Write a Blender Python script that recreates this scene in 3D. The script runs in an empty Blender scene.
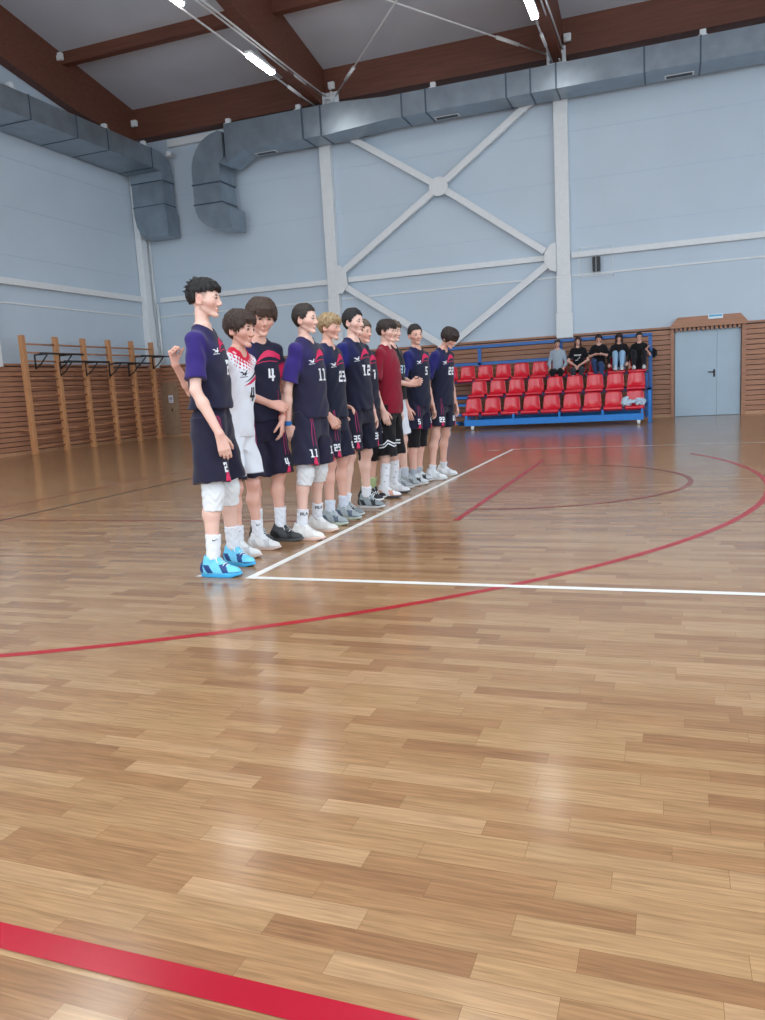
import bpy, bmesh, math, random
import numpy as np
from mathutils import Vector, Matrix
from mathutils.bvhtree import BVHTree

SC = bpy.context.scene
COL = SC.collection
R = math.radians
rnd = random.Random(7)

# ------------------------------------------------------------------ colour / materials
def srgb(r, g, b):
    f = lambda c: (c/255)/12.92 if c/255 <= .04045 else (((c/255)+.055)/1.055)**2.4
    return (f(r), f(g), f(b))

MATS = {}
def mat(name, col, rough=.6, metal=0., noise=.06, scale=12., bump=0., spec=.5, stretch=(1, 1, 1), coat=0., rvar=0.):
    """Principled material with a procedural noise tint (and bump)."""
    if name in MATS: return MATS[name]
    m = bpy.data.materials.new(name); m.use_nodes = True
    nt = m.node_tree; N = nt.nodes; L = nt.links
    b = N['Principled BSDF']
    tc = N.new('ShaderNodeTexCoord'); mp = N.new('ShaderNodeMapping'); mp.inputs['Scale'].default_value = stretch
    L.new(tc.outputs['Object'], mp.inputs['Vector'])
    ns = N.new('ShaderNodeTexNoise'); ns.inputs['Scale'].default_value = scale; ns.inputs['Detail'].default_value = 4
    L.new(mp.outputs[0], ns.inputs['Vector'])
    cr = N.new('ShaderNodeValToRGB')
    lo = [c*(1-noise) for c in col]; hi = [min(1, c*(1+noise)) for c in col]
    cr.color_ramp.elements[0].position = .3; cr.color_ramp.elements[1].position = .7
    cr.color_ramp.elements[0].color = (*lo, 1); cr.color_ramp.elements[1].color = (*hi, 1)
    L.new(ns.outputs['Fac'], cr.inputs['Fac']); L.new(cr.outputs['Color'], b.inputs['Base Color'])
    b.inputs['Roughness'].default_value = rough; b.inputs['Metallic'].default_value = metal
    b.inputs['Specular IOR Level'].default_value = spec; b.inputs['Coat Weight'].default_value = coat
    if rvar:
        mr = N.new('ShaderNodeMapRange'); mr.inputs['To Min'].default_value = rough-rvar; mr.inputs['To Max'].default_value = rough+rvar
        L.new(ns.outputs['Fac'], mr.inputs['Value']); L.new(mr.outputs[0], b.inputs['Roughness'])
    if bump:
        bp = N.new('ShaderNodeBump'); bp.inputs['Strength'].default_value = bump; bp.inputs['Distance'].default_value = .01
        L.new(ns.outputs['Fac'], bp.inputs['Height']); L.new(bp.outputs[0], b.inputs['Normal'])
    MATS[name] = m
    return m

def mat_dye(name, rough=.8, bump=.15, scale=300., spec=.3, sheen=0., sss=0.):
    """Material whose colour is the mesh's own dye/skin colour attribute."""
    if name in MATS: return MATS[name]
    m = bpy.data.materials.new(name); m.use_nodes = True
    nt = m.node_tree; N = nt.nodes; L = nt.links; b = N['Principled BSDF']
    at = N.new('ShaderNodeAttribute'); at.attribute_name = 'dye'
    L.new(at.outputs['Color'], b.inputs['Base Color'])
    b.inputs['Roughness'].default_value = rough; b.inputs['Specular IOR Level'].default_value = spec
    b.inputs['Sheen Weight'].default_value = sheen
    if sss:
        b.inputs['Subsurface Weight'].default_value = sss
        b.inputs['Subsurface Radius'].default_value = (.012, .005, .003); b.inputs['Subsurface Scale'].default_value = 1.
    tc = N.new('ShaderNodeTexCoord'); ns = N.new('ShaderNodeTexNoise'); ns.inputs['Scale'].default_value = scale
    L.new(tc.outputs['Object'], ns.inputs['Vector'])
    bp = N.new('ShaderNodeBump'); bp.inputs['Strength'].default_value = bump; bp.inputs['Distance'].default_value = .002
    L.new(ns.outputs['Fac'], bp.inputs['Height']); L.new(bp.outputs[0], b.inputs['Normal'])
    MATS[name] = m
    return m

def mat_emit(name, col, strength):
    if name in MATS: return MATS[name]
    m = bpy.data.materials.new(name); m.use_nodes = True
    b = m.node_tree.nodes['Principled BSDF']
    b.inputs['Base Color'].default_value = (*col, 1)
    b.inputs['Emission Color'].default_value = (*col, 1); b.inputs['Emission Strength'].default_value = strength
    MATS[name] = m
    return m

# ------------------------------------------------------------------ object helpers
def link(name, me, parent=None, loc=None):
    o = bpy.data.objects.new(name, me); COL.objects.link(o)
    if parent is not None: o.parent = parent
    if loc is not None: o.location = loc
    return o

def obj(name, bm, m, parent=None, loc=None, smooth=False):
    me = bpy.data.meshes.new(name)
    bmesh.ops.recalc_face_normals(bm, faces=bm.faces)
    bm.to_mesh(me); bm.free()
    if m: me.materials.append(m)
    if smooth:
        me.polygons.foreach_set('use_smooth', [True]*len(me.polygons))
    return link(name, me, parent, loc)

def tag(o, label=None, cat=None, group=None, kind=None):
    if label: o['label'] = label
    if cat: o['category'] = cat
    if group: o['group'] = group
    if kind: o['kind'] = kind
    return o

def empty(name, loc=(0, 0, 0), rz=0.):
    o = bpy.data.objects.new(name, None); COL.objects.link(o)
    o.location = loc; o.rotation_euler = (0, 0, rz); o.empty_display_size = .1
    return o

def box(bm, x0, x1, y0, y1, z0, z1, M=None, bev=0.):
    vs = [bm.verts.new((x, y, z)) for x in (x0, x1) for y in (y0, y1) for z in (z0, z1)]
    q = [(0, 1, 3, 2), (4, 6, 7, 5), (0, 4, 5, 1), (2, 3, 7, 6), (0, 2, 6, 4), (1, 5, 7, 3)]
    fs = [bm.faces.new([vs[i] for i in f]) for f in q]
    if bev:
        es = list({e for f in fs for e in f.edges})
        r = bmesh.ops.bevel(bm, geom=es, offset=bev, segments=2, affect='EDGES', profile=.5)
        vs = list({v for f in r['faces'] for v in f.verts} | {v for v in vs if v.is_valid})
    if M is not None: bmesh.ops.transform(bm, matrix=M, verts=vs)
    return vs

def tube(bm, pts, r, seg=10, caps=True):
    """Tube along a polyline; r a number or one radius per point."""
    pts = [Vector(p) for p in pts]; n = len(pts)
    rs = r if isinstance(r, (list, tuple)) else [r]*n
    rings = []; up = None
    for i, p in enumerate(pts):
        t = (pts[min(i+1, n-1)]-pts[max(i-1, 0)]).normalized()
        if up is None: up = Vector((0, 0, 1)) if abs(t.z) < .9 else Vector((1, 0, 0))
        a = (up-t*up.dot(t)).normalized(); b = t.cross(a); up = a
        rings.append([bm.verts.new(p+(a*math.cos(2*math.pi*k/seg)+b*math.sin(2*math.pi*k/seg))*rs[i]) for k in range(seg)])
    for u, v in zip(rings, rings[1:]):
        for k in range(seg):
            bm.faces.new((u[k], u[(k+1) % seg], v[(k+1) % seg], v[k]))
    if caps:
        bm.faces.new(rings[0][::-1]); bm.faces.new(rings[-1])

def bar(bm, a, b, w, d, up=(0, 0, 1)):
    """Rectangular bar from a to b, w across, d along `up`."""
    a, b = Vector(a), Vector(b); t = (b-a).normalized(); u = Vector(up)
    u = (u-t*u.dot(t)).normalized(); s = t.cross(u)
    M = Matrix((( t.x, s.x, u.x, a.x), (t.y, s.y, u.y, a.y), (t.z, s.z, u.z, a.z), (0, 0, 0, 1)))
    box(bm, 0, (b-a).length, -w/2, w/2, -d/2, d/2, M)

def prism(bm, poly, axis, a, b):
    """Extrude a 2-D polygon along an axis ('x': (y,z), 'y': (x,z), 'z': (x,y))."""
    f = {'x': lambda p, t: (t, p[0], p[1]), 'y': lambda p, t: (p[0], t, p[1]), 'z': lambda p, t: (p[0], p[1], t)}[axis]
    A = [bm.verts.new(f(p, a)) for p in poly]; B = [bm.verts.new(f(p, b)) for p in poly]
    n = len(poly)
    bm.faces.new(A[::-1]); bm.faces.new(B)
    for i in range(n): bm.faces.new((A[i], A[(i+1) % n], B[(i+1) % n], B[i]))

def bx(name, m, dims, parent=None, bev=0.):
    bm = bmesh.new(); box(bm, *dims, bev=bev)
    return obj(name, bm, m, parent)

def structure(o):
    o['kind'] = 'structure'; return o
# ------------------------------------------------------------------ camera
cam = bpy.data.cameras.new('camera'); camo = bpy.data.objects.new('camera', cam); COL.objects.link(camo)
cam.sensor_fit = 'HORIZONTAL'; cam.sensor_width = 36; cam.lens = 785.37/765*36; cam.clip_end = 200
camo.matrix_world = Matrix(((.93884, .00058, .34435, 0), (.33969, .16251, -.92639, 0), (-.0565, .98671, .15237, 1.145), (0, 0, 0, 1)))
SC.camera = camo

# ------------------------------------------------------------------ setting materials
YW, XW = 21.9, -15.6
m_wall = mat('painted_panel', srgb(194, 208, 220), .55, noise=.03, scale=.7)
m_white = mat('white_paint', srgb(226, 229, 230), .5, noise=.03)
m_beam = mat('stained_glulam', srgb(106, 62, 46), .6, noise=.2, scale=3., stretch=(.3, 3, 6))
m_ceil = mat('ceiling_panel', srgb(196, 202, 212), .8, noise=.04, scale=1.)
m_duct = mat('galvanised_steel', srgb(150, 161, 170), .36, metal=.75, noise=.12, scale=2.5, rvar=.06)
m_duct_dark = mat('duct_seam_steel', srgb(92, 105, 118), .45, metal=.7)
m_slat = mat('oiled_slat_wood', srgb(172, 122, 94), .5, noise=.16, scale=5., stretch=(.4, .4, 9))
m_gap = mat('dark_backing', srgb(66, 46, 37), .9)
m_skirt = mat('skirting_wood', srgb(188, 142, 108), .5, noise=.1)
m_black = mat('black_steel', srgb(26, 28, 32), .45, noise=.1)
m_bars = mat('pine_wood', srgb(196, 140, 95), .5, noise=.14, scale=8, stretch=(4, 4, .6))
m_rung = mat('worn_rung_wood', srgb(176, 122, 88), .45, noise=.1)
m_red = mat('red_court_paint', srgb(170, 26, 38), .3, noise=.08, scale=3)
m_crimson = mat('crimson_court_paint', srgb(166, 8, 38), .25, noise=.05, scale=3)
m_dred = mat('worn_red_court_paint', srgb(140, 66, 56), .3, noise=.2, scale=3)
m_lwhite = mat('white_court_paint', srgb(232, 230, 226), .35, noise=.04)
m_lblack = mat('black_court_paint', srgb(45, 38, 40), .35)

# floor: oak strip parquet running along X
def floor_mat():
    m = bpy.data.materials.new('oak_parquet'); m.use_nodes = True
    N = m.node_tree.nodes; L = m.node_tree.links; b = N['Principled BSDF']
    tc = N.new('ShaderNodeTexCoord')
    br = N.new('ShaderNodeTexBrick'); br.offset = .37; br.squash = 1.
    br.inputs['Color1'].default_value = (0, 0, 0, 1); br.inputs['Color2'].default_value = (1, 1, 1, 1)
    br.inputs['Mortar'].default_value = (.3, .3, .3, 1)
    br.inputs['Scale'].default_value = 1.; br.inputs['Mortar Size'].default_value = .0006
    br.inputs['Mortar Smooth'].default_value = .3
    br.inputs['Brick Width'].default_value = .46; br.inputs['Row Height'].default_value = .07
    # uneven board ends: shift every row by its own amount
    sx = N.new('ShaderNodeSeparateXYZ'); L.new(tc.outputs['Object'], sx.inputs[0])
    fl = N.new('ShaderNodeMath'); fl.operation = 'DIVIDE'; fl.inputs[1].default_value = .07; L.new(sx.outputs['Y'], fl.inputs[0])
    fo = N.new('ShaderNodeMath'); fo.operation = 'FLOOR'; L.new(fl.outputs[0], fo.inputs[0])
    wn = N.new('ShaderNodeTexWhiteNoise'); wn.noise_dimensions = '1D'; L.new(fo.outputs[0], wn.inputs['W'])
    ad = N.new('ShaderNodeMath'); ad.operation = 'ADD'; L.new(sx.outputs['X'], ad.inputs[0]); L.new(wn.outputs['Value'], ad.inputs[1])
    cx = N.new('ShaderNodeCombineXYZ'); L.new(ad.outputs[0], cx.inputs['X']); L.new(sx.outputs['Y'], cx.inputs['Y'])
    L.new(cx.outputs[0], br.inputs['Vector'])
    cr = N.new('ShaderNodeValToRGB'); e = cr.color_ramp.elements
    e[0].position = 0; e[0].color = (*srgb(148, 108, 76), 1); e[1].position = 1; e[1].color = (*srgb(179, 142, 106), 1)
    k = e.new(.35); k.color = (*srgb(162, 123, 87), 1); k = e.new(.75); k.color = (*srgb(172, 136, 98), 1)
    L.new(br.outputs['Color'], cr.inputs['Fac'])
    # grain
    mp = N.new('ShaderNodeMapping'); mp.inputs['Scale'].default_value = (3, 60, 1)
    off = N.new('ShaderNodeVectorMath'); off.operation = 'MULTIPLY_ADD'
    L.new(br.outputs['Color'], off.inputs[0]); off.inputs[1].default_value = (7, 3, 5); L.new(tc.outputs['Object'], off.inputs[2])
    L.new(off.outputs[0], mp.inputs['Vector'])
    ns = N.new('ShaderNodeTexNoise'); ns.inputs['Scale'].default_value = 2.; ns.inputs['Detail'].default_value = 6; ns.inputs['Distortion'].default_value = .6
    L.new(mp.outputs[0], ns.inputs['Vector'])
    gr = N.new('ShaderNodeMapRange'); gr.inputs['From Min'].default_value = .3; gr.inputs['From Max'].default_value = .7
    gr.inputs['To Min'].default_value = .7; gr.inputs['To Max'].default_value = 1.12
    L.new(ns.outputs['Fac'], gr.inputs['Value'])
    mx = N.new('ShaderNodeVectorMath'); mx.operation = 'MULTIPLY'; L.new(cr.outputs['Color'], mx.inputs[0]); L.new(gr.outputs[0], mx.inputs[1])
    # dark joints
    jm = N.new('ShaderNodeMix'); jm.data_type = 'RGBA'; jm.inputs['B'].default_value = (*srgb(92, 60, 38), 1)
    jf = N.new('ShaderNodeMath'); jf.operation = 'MULTIPLY'; jf.inputs[1].default_value = .6; L.new(br.outputs['Fac'], jf.inputs[0])
    L.new(jf.outputs[0], jm.inputs['Factor']); L.new(mx.outputs[0], jm.inputs['A'])
    L.new(jm.outputs['Result'], b.inputs['Base Color'])
    n2 = N.new('ShaderNodeTexNoise'); n2.inputs['Scale'].default_value = 1.3; n2.inputs['Detail'].default_value = 5
    L.new(tc.outputs['Object'], n2.inputs['Vector'])
    rr = N.new('ShaderNodeMapRange'); rr.inputs['To Min'].default_value = .13; rr.inputs['To Max'].default_value = .22
    L.new(n2.outputs['Fac'], rr.inputs['Value']); L.new(rr.outputs[0], b.inputs['Roughness'])
    b.inputs['Specular IOR Level'].default_value = .5
    bp = N.new('ShaderNodeBump'); bp.inputs['Strength'].default_value = .03; bp.inputs['Distance'].default_value = .002
    L.new(ns.outputs['Fac'], bp.inputs['Height']); L.new(bp.outputs[0], b.inputs['Normal'])
    return m

structure(bx('floor', floor_mat(), (XW-.3, 14, -9, YW+.3, -.2, 0)))

# ------------------------------------------------------------------ painted lines on the floor
def floor_line(m, polys, z=.0015):
    bm = bmesh.new()
    for p in polys:
        bm.faces.new([bm.verts.new((x, y, z)) for x, y in p])
    return structure(obj('floor_line', bm, m))
def rect(x0, x1, y0, y1): return [(x0, y0), (x1, y0), (x1, y1), (x0, y1)]
def arc_band(cx, cy, r, w, a0, a1, n=120):
    out = []
    for i in range(n):
        a, b = R(a0+(a1-a0)*i/n), R(a0+(a1-a0)*(i+1)/n)
        out.append([(cx+(r-w/2)*math.cos(a), cy+(r-w/2)*math.sin(a)), (cx+(r+w/2)*math.cos(a), cy+(r+w/2)*math.sin(a)),
                    (cx+(r+w/2)*math.cos(b), cy+(r+w/2)*math.sin(b)), (cx+(r-w/2)*math.cos(b), cy+(r-w/2)*math.sin(b))])
    return out
floor_line(m_lwhite, [rect(-2.55, 9, 4.27, 4.328), rect(-2.92, -2.745, 4.275, 4.325)])
floor_line(m_lwhite, [rect(-2.55, -2.492, 4.328, 13.3)])
floor_line(m_lwhite, [rect(-2.545, 9, 13.3, 13.345), rect(-2.92, -2.745, 13.2, 13.245)])
floor_line(m_red, [rect(-1.745, -1.69, 6.4, 11.36)], .002)
floor_line(m_dred, arc_band(-1.66, 8.87, 1.86, .05, -92, 92), .0025)
floor_line(m_red, arc_band(-6.0, 8.93, 6.91, .055, -100, 25, 200), .001)
floor_line(m_crimson, [rect(-9, 9, 1.135, 1.203)], .002)
floor_line(m_lblack, [rect(-6.66, -6.62, 2.0, 12.0)], .002)
floor_line(m_dred, [rect(-7.5, -1.745, 6.31, 6.35), rect(-7.52, -7.47, 6.35, 11.4)], .0012)

# ------------------------------------------------------------------ walls and ceiling
SL = .2
def ceil_z(y): return 9.88+SL*(21.6-y)
bm = bmesh.new(); box(bm, XW-.3, 14, YW, YW+.3, 0, 10.6)
structure(obj('wall_back', bm, m_wall))
bm = bmesh.new(); prism(bm, [(YW, 0), (-9, 0), (-9, 13.2), (8, ceil_z(8)+.3), (YW, 10.6)], 'x', XW-.3, XW)
structure(obj('wall_left', bm, m_wall))
bm = bmesh.new()
prism(bm, [(YW, ceil_z(YW)), (8, ceil_z(8)), (8, ceil_z(8)+.25), (YW, ceil_z(YW)+.25)], 'x', XW, 14)
prism(bm, [(8, ceil_z(8)), (-9, ceil_z(8)-3.2), (-9, ceil_z(8)-2.95), (8, ceil_z(8)+.25)], 'x', XW, 14)
structure(obj('ceiling', bm, m_ceil))
bm = bmesh.new()                                     # right wall: solid below and above a tall daylight opening
box(bm, 13.7, 14, -9, YW, 0, 1.6); box(bm, 13.7, 14, -9, YW, 7.5, 9.7)
box(bm, 13.7, 14, 19.5, YW, 1.6, 7.5)
structure(obj('wall_right', bm, m_wall))

# panel joints on the walls (thin proud strips)
def strip(name, m, dims): return structure(bx(name, m, dims))
m_joint = mat('panel_joint', srgb(180, 198, 215), .5)
for z in (3.78, 4.98, 6.18, 7.38):
    strip('trim_back', m_joint if z > 4 else m_white, (XW, 14, YW-(.006 if z > 4 else .03), YW, z, z+(.012 if z > 4 else .04)))
    strip('trim_left', m_joint if z > 4 else m_white, (XW, XW+(.006 if z > 4 else .03), -9, YW, z, z+(.012 if z > 4 else .04)))

# ------------------------------------------------------------------ steel frame: columns, girts, bracing
def column(x0, x1, y0, y1, zs=3.81):
    bm = bmesh.new()
    box(bm, x0, x1, y0, y1, zs, 9.2, bev=.012); box(bm, x0-.015, x1+.015, y0-.015, y1, 2.85, zs, bev=.012)
    box(bm, x0-.04, x1+.04, y0-.03, y1, 2.2, 2.85, bev=.012)
    o = structure(obj('column', bm, m_white))
    return o
column(-9.37, -9.04, 21.7, YW); column(-2.81, -2.46, 21.7, YW); column(4.0, 4.35, 21.7, YW)
column(-15.58, -15.37, 21.3, 21.6); column(XW, XW+.22, 14.9, 15.25)
structure(bx('trim_back', m_white, (-15.5, -15.42, YW-.12, YW-.02, 2.29, 7.6)))       # pipe box in the corner
bm = bmesh.new(); tube(bm, [(-15.34, YW-.1, 2.29), (-15.34, YW-.1, 4.2)], .04)
structure(obj('trim_back', bm, m_white, smooth=True))
for x0, x1 in ((-2.42, 9), (-8.75, -3.1), (-15.2, -9.4)):
    strip('trim_back', m_white, (x0, x1, 21.78, YW, 4.24, 4.38))
strip('trim_back', m_white, (-14.4, -11.9, 21.75, YW, 8.78, 8.98))
strip('trim_left', m_white, (XW, XW+.14, -9, 21.3, 4.24, 4.38))
strip('trim_left', m_white, (XW, XW+.04, -9, 21.3, 4.38, 4.42))

def brace(name_pts):
    bm = bmesh.new()
    for a, b in name_pts: bar(bm, (a[0], 21.72, a[1]), (b[0], 21.72, b[1]), .12, .17)
    return bm
br = empty('wall_brace', (-5.9, 21.75, 4.3))
def gus(poly, dx=0):
    bm = bmesh.new(); prism(bm, [(x+5.9, z-4.3) for x, z in poly], 'y', -.09, -.115)
    obj('gusset_plate', bm, m_white, br)
def brace_bar(a, b):
    bm = bmesh.new(); bar(bm, (a[0]+5.9, -.02, a[1]-4.3), (b[0]+5.9, -.02, b[1]-4.3), .12, .17)
    obj('brace_bar', bm, m_white, br)
n_ = (-5.9, 6.47)
brace_bar((-8.6, 8.25), (-6.05, 6.58)); brace_bar((-3.25, 8.3), (-5.75, 6.58))
brace_bar((-8.85, 4.55), (-6.05, 6.38)); brace_bar((-3.1, 4.47), (-5.75, 6.38))
brace_bar((-8.82, 4.12), (-6.0, 2.25)); brace_bar((-3.05, 4.12), (-5.75, 2.25))
gus([(n_[0]+.26*math.cos(R(a)), n_[1]+.25*math.sin(R(a))) for a in range(0, 360, 18)])
gus([(-9.04, 4.72), (-8.92, 4.72), (-8.74, 4.48), (-8.72, 4.15), (-8.88, 3.93), (-9.04, 3.93)])
gus([(-2.81, 4.66), (-2.95, 4.62), (-3.1, 4.45), (-3.12, 4.2), (-2.98, 3.98), (-2.81, 3.92)])
tag(br, 'white steel cross bracing with round centre plate on the back wall', 'steel bracing')

# ------------------------------------------------------------------ roof timbers
for y0, y1, h in ((21.45, 21.9, .85), (18.5, 18.72, .3), (15.3, 15.52, .38), (12.1, 12.32, .38)):
    bm = bmesh.new(); prism(bm, [(y0, ceil_z(y0)+.02), (y1, ceil_z(y1)+.02), (y1, ceil_z(y0)-h), (y0, ceil_z(y0)-h)], 'x', XW, 14)
    structure(obj('beam', bm, m_beam))
for x0, x1 in ((-15.58, -15.3), (-9.25, -8.97), (-2.78, -2.52), (3.9, 4.16), (10.3, 10.56)):
    bm = bmesh.new()
    ya, yb = 21.47, 8
    prism(bm, [(ya, ceil_z(ya)+.01), (yb, ceil_z(yb)+.01), (yb, ceil_z(yb)-1.3), (19, ceil_z(19)-1.27), (ya, ceil_z(ya)-1.0)], 'x', x0, x1)
    structure(obj('beam', bm, m_beam))

# ------------------------------------------------------------------ lights, tie rods
m_tube = mat_emit('lit_tube', (1., .98, .95), 14.)
def ceiling_light(x, y, label):
    t = empty('ceiling_light', (x, y, 8.87))
    bm = bmesh.new(); box(bm, -.09, .09, -.62, .62, .03, .1, bev=.01)
    obj('housing', bm, m_white, t)
    bm = bmesh.new(); box(bm, -.075, .075, -.6, .6, -.03, .03, bev=.025)
    obj('diffuser', bm, m_tube, t, smooth=True)
    tag(t, label, 'light', 'ceiling tube lights')
ceiling_light(-9.1, 14.1, 'lit tube light at the top edge, left of the middle roof beam')
ceiling_light(-9.1, 17.95, 'lit tube light under the middle beam, nearest the back wall')
ceiling_light(-2.75, 18.0, 'lit tube light under the right roof beam near its tie rods')
def tie(x, label):
    t = empty('tie_rod', (x, 21.4, 9.0))
    for dx, dz in ((-.1, -.1), (.06, .15), (.16, .15)):
        bm = bmesh.new(); tube(bm, [(dx, -.1, dz), (dx, -13, dz-.1)], .022, 8); obj('rod', bm, m_white, t, smooth=True)
    for k, (dx, dz) in enumerate(((-.1, -.1), (.06, .15))):
        bm = bmesh.new(); tube(bm, [(dx, -1.2, dz-.01), (dx, -1.9, dz-.015)], .04, 8); obj('turnbuckle', bm, m_white, t, smooth=True)
    tag(t, label, 'tie rod')
tie(-9.05, 'white tie rods and conduit under the middle roof beam')
tie(-2.65, 'white tie rods and conduit under the right roof beam')
def plate(x, label):
    t = empty('anchor_bracket', (x, 21.42, 9.05))
    bm = bmesh.new(); box(bm, -.05, .42, -.03, 0, -.2, .22); obj('plate', bm, m_white, t)
    bm = bmesh.new(); box(bm, .02, .06, -.22, -.03, -.14, .18); obj('lug', bm, m_white, t); bm = bmesh.new(); box(bm, .26, .3, -.22, -.03, -.14, .18); obj('lug', bm, m_white, t)
    bm = bmesh.new(); tube(bm, [(.0, -.12, .05), (.36, -.12, .05)], .045, 10); obj('pin', bm, m_white, t, smooth=True)
    tag(t, label, 'bracket')
plate(-8.97, 'white steel bracket above the duct at the foot of the middle beam')
plate(-2.85, 'white steel bracket above the duct at the foot of the right beam')
def brace_rod(a, b, label):
    t = empty('brace_rod', a); v = Vector(b)-Vector(a)
    bm = bmesh.new(); tube(bm, [(0, 0, 0), v], .02, 8); obj('rod', bm, m_white, t, smooth=True)
    bm = bmesh.new(); tube(bm, [v*.09, v*.16], .045, 8); obj('turnbuckle', bm, m_white, t, smooth=True)
    tag(t, label, 'brace rod')
x_ = Vector((-5.75, 18.13, 9.61))
A_ = Vector((-8.6, 21.3, 9.12)); B_ = Vector((-2.9, 21.3, 9.12))
brace_rod(A_, A_+(x_-A_)*2.2, 'thin white roof brace rod rising from the middle bracket')
brace_rod(B_, B_+(x_-B_)*2.2, 'thin white roof brace rod rising from the right bracket')
def clip(x, y, z, label):
    bm = bmesh.new(); box(bm, -.09, .09, -.06, .06, -.09, .09, bev=.02); box(bm, -.03, .03, -.1, -.05, -.12, .0)
    tag(obj('timber_clip', bm, m_white, loc=(x, y, z)), label, 'clip', 'white beam clips')
clip(-8.72, 21.35, 9.42, 'small white clip on the timber right of the middle roof beam')
clip(-2.38, 21.35, 9.42, 'small white clip on the timber right of the right roof beam')
clip(-15.22, 21.35, 9.48, 'small white clip where the left roof beam meets the back timber')
clip(-15.27, 18.42, 10.36, 'white hanger at the end of the purlin on the left roof beam')

# ------------------------------------------------------------------ air ducts
def seam(parent, x, y0, y1, z0, z1, w=.02):
    bm = bmesh.new(); e = .014
    box(bm, x-w, x+w, y0-e, y1, z0-e, z0); box(bm, x-w, x+w, y0-e, y0, z0, z1+e); box(bm, x-w, x+w, y0-e, y1, z1, z1+e)
    obj('flange', bm, m_duct_dark, parent)
d = empty('air_duct', (0, 0, 8.0))
y0, y1 = 20.75, 21.6
ZB, ZT, ZB2, ZT2 = .1, .66, .0, .77
bm = bmesh.new(); prism(bm, [(-7.0, ZB), (9, ZB), (9, ZT), (-7.0, ZT)], 'y', y0, y1); obj('duct_run', bm, m_duct, d)
bm = bmesh.new(); prism(bm, [(-8.5, ZB2), (-7.0, ZB), (-7.0, ZT), (-8.5, ZT2)], 'y', y0, y1); obj('duct_reducer', bm, m_duct, d)
bm = bmesh.new(); prism(bm, [(-11.3, ZB2), (-8.5, ZB2), (-8.5, ZT2), (-11.85, ZT2), (-11.85, -.3)], 'y', y0+.02, y1); obj('duct_run', bm, m_duct, d)
out = [(-12.05, ZT2-.15)]
for a in range(95, 181, 12): out.append((-12.0+.98*math.cos(R(a)), -.4+1.0*math.sin(R(a))))
bm = bmesh.new(); prism(bm, out+[(-12.98, -.75), (-12.06, -.75), (-12.06, -.25), (-11.9, -.1), (-11.9, ZT2-.2)], 'y', y0-.03, y1-.05); obj('elbow', bm, m_duct, d)
bm = bmesh.new(); prism(bm, [(-12.98, -.75), (-12.98, -1.3), (-12.06, -1.3), (-12.06, -.75)], 'y', y0-.03, y1-.05); obj('drop_section', bm, m_duct, d)
o2 = [(-12.98, -1.3)]+[(-12.2+.78*math.cos(R(a)), -1.3+.72*math.sin(R(a))) for a in range(195, 271, 15)]
bm = bmesh.new(); prism(bm, o2+[(-11.84, -2.02), (-11.84, -1.5), (-12.06, -1.3)], 'y', y0-.03, y1-.05); obj('outlet', bm, m_duct, d)
for z in (-.75, -1.3):
    bm = bmesh.new(); box(bm, -13.0, -12.03, y0-.055, y1-.05, z-.018, z+.018); obj('flange', bm, m_duct_dark, d)
bm = bmesh.new(); box(bm, -11.87, -11.82, y0-.05, y1-.03, -2.05, -1.46); obj('flange', bm, m_duct, d)
for x, a, b in ((-9.4, ZB2, ZT2), (-8.86, ZB2, ZT2), (-6.55, ZB, ZT), (-5.9, ZB, ZT), (-3.82, ZB, ZT), (-3.22, ZB, ZT), (-2.6, ZB, ZT), (-.57, ZB, ZT), (.65, ZB, ZT), (3, ZB, ZT)):
    seam(d, x, y0, y1, a, b)
for x in (-5.5, -5.5+5.7, -10.85):
    bm = bmesh.new(); zb = ZB2 if x < -8 else ZB
    box(bm, x-.33, x+.33, y0+.5, y0+.72, zb-.012, zb); v = obj('vent_grille', bm, m_white, d)
    bm = bmesh.new()
    box(bm, x-.29, x+.29, y0+.53, y0+.69, zb-.018, zb-.012); obj('vent_slot', bm, m_black, v)
tag(d, 'long galvanised air duct along the top of the back wall', 'air duct')
def hang(x, y, z, label):
    bm = bmesh.new(); box(bm, -.07, .07, -.06, .06, -.02, .12, bev=.015); box(bm, -.1, .1, -.09, .09, -.03, -.01)
    tag(obj('duct_hanger', bm, m_white, loc=(x, y, z)), label, 'duct hanger', 'duct hangers')
hang(-5.72, 20.9, 8.71, 'small white hanger on the back duct left of the right bracket')
hang(.7, 20.9, 8.71, 'small white hanger on the back duct, rightmost of all hangers')
hang(-11.75, 20.9, 8.81, 'small white hanger on the back duct next to its left elbow')
hang(-9.55, 20.9, 8.81, 'small white hanger on the back duct left of the middle bracket')

d = empty('air_duct', (0, 0, 8.0))
xa, xb = -15.5, -14.3
bm = bmesh.new(); box(bm, xa, xb, 2, 21.15, -.05, .5); obj('duct_run', bm, m_duct, d)
el = [(21.15, .5)]+[(21.15+.6*math.sin(R(a)), -.1+.6*math.cos(R(a))) for a in range(10, 91, 16)]
bm = bmesh.new(); prism(bm, el+[(21.75, -.3), (21.2, -.3), (21.15, -.05)], 'x', xa+.05, xb-.01); obj('elbow', bm, m_duct, d)
bm = bmesh.new(); box(bm, xa+.06, xb-.02, 21.2, 21.75, -.98, -.3); obj('drop_section', bm, m_duct, d)
o2 = [(xa+.06, -.98), (xa+.08, -1.25), (xa+.14, -1.55), (xa+.34, -1.9), (xb+.02, -1.88), (xb+.02, -1.25), (xb-.02, -.98)]
bm = bmesh.new(); prism(bm, o2, 'y', 21.18, 21.76); obj('outlet', bm, m_duct, d)
bm = bmesh.new(); box(bm, xb+.0, xb+.05, 21.16, 21.77, -1.91, -1.22); obj('flange', bm, m_duct, d)
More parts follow.
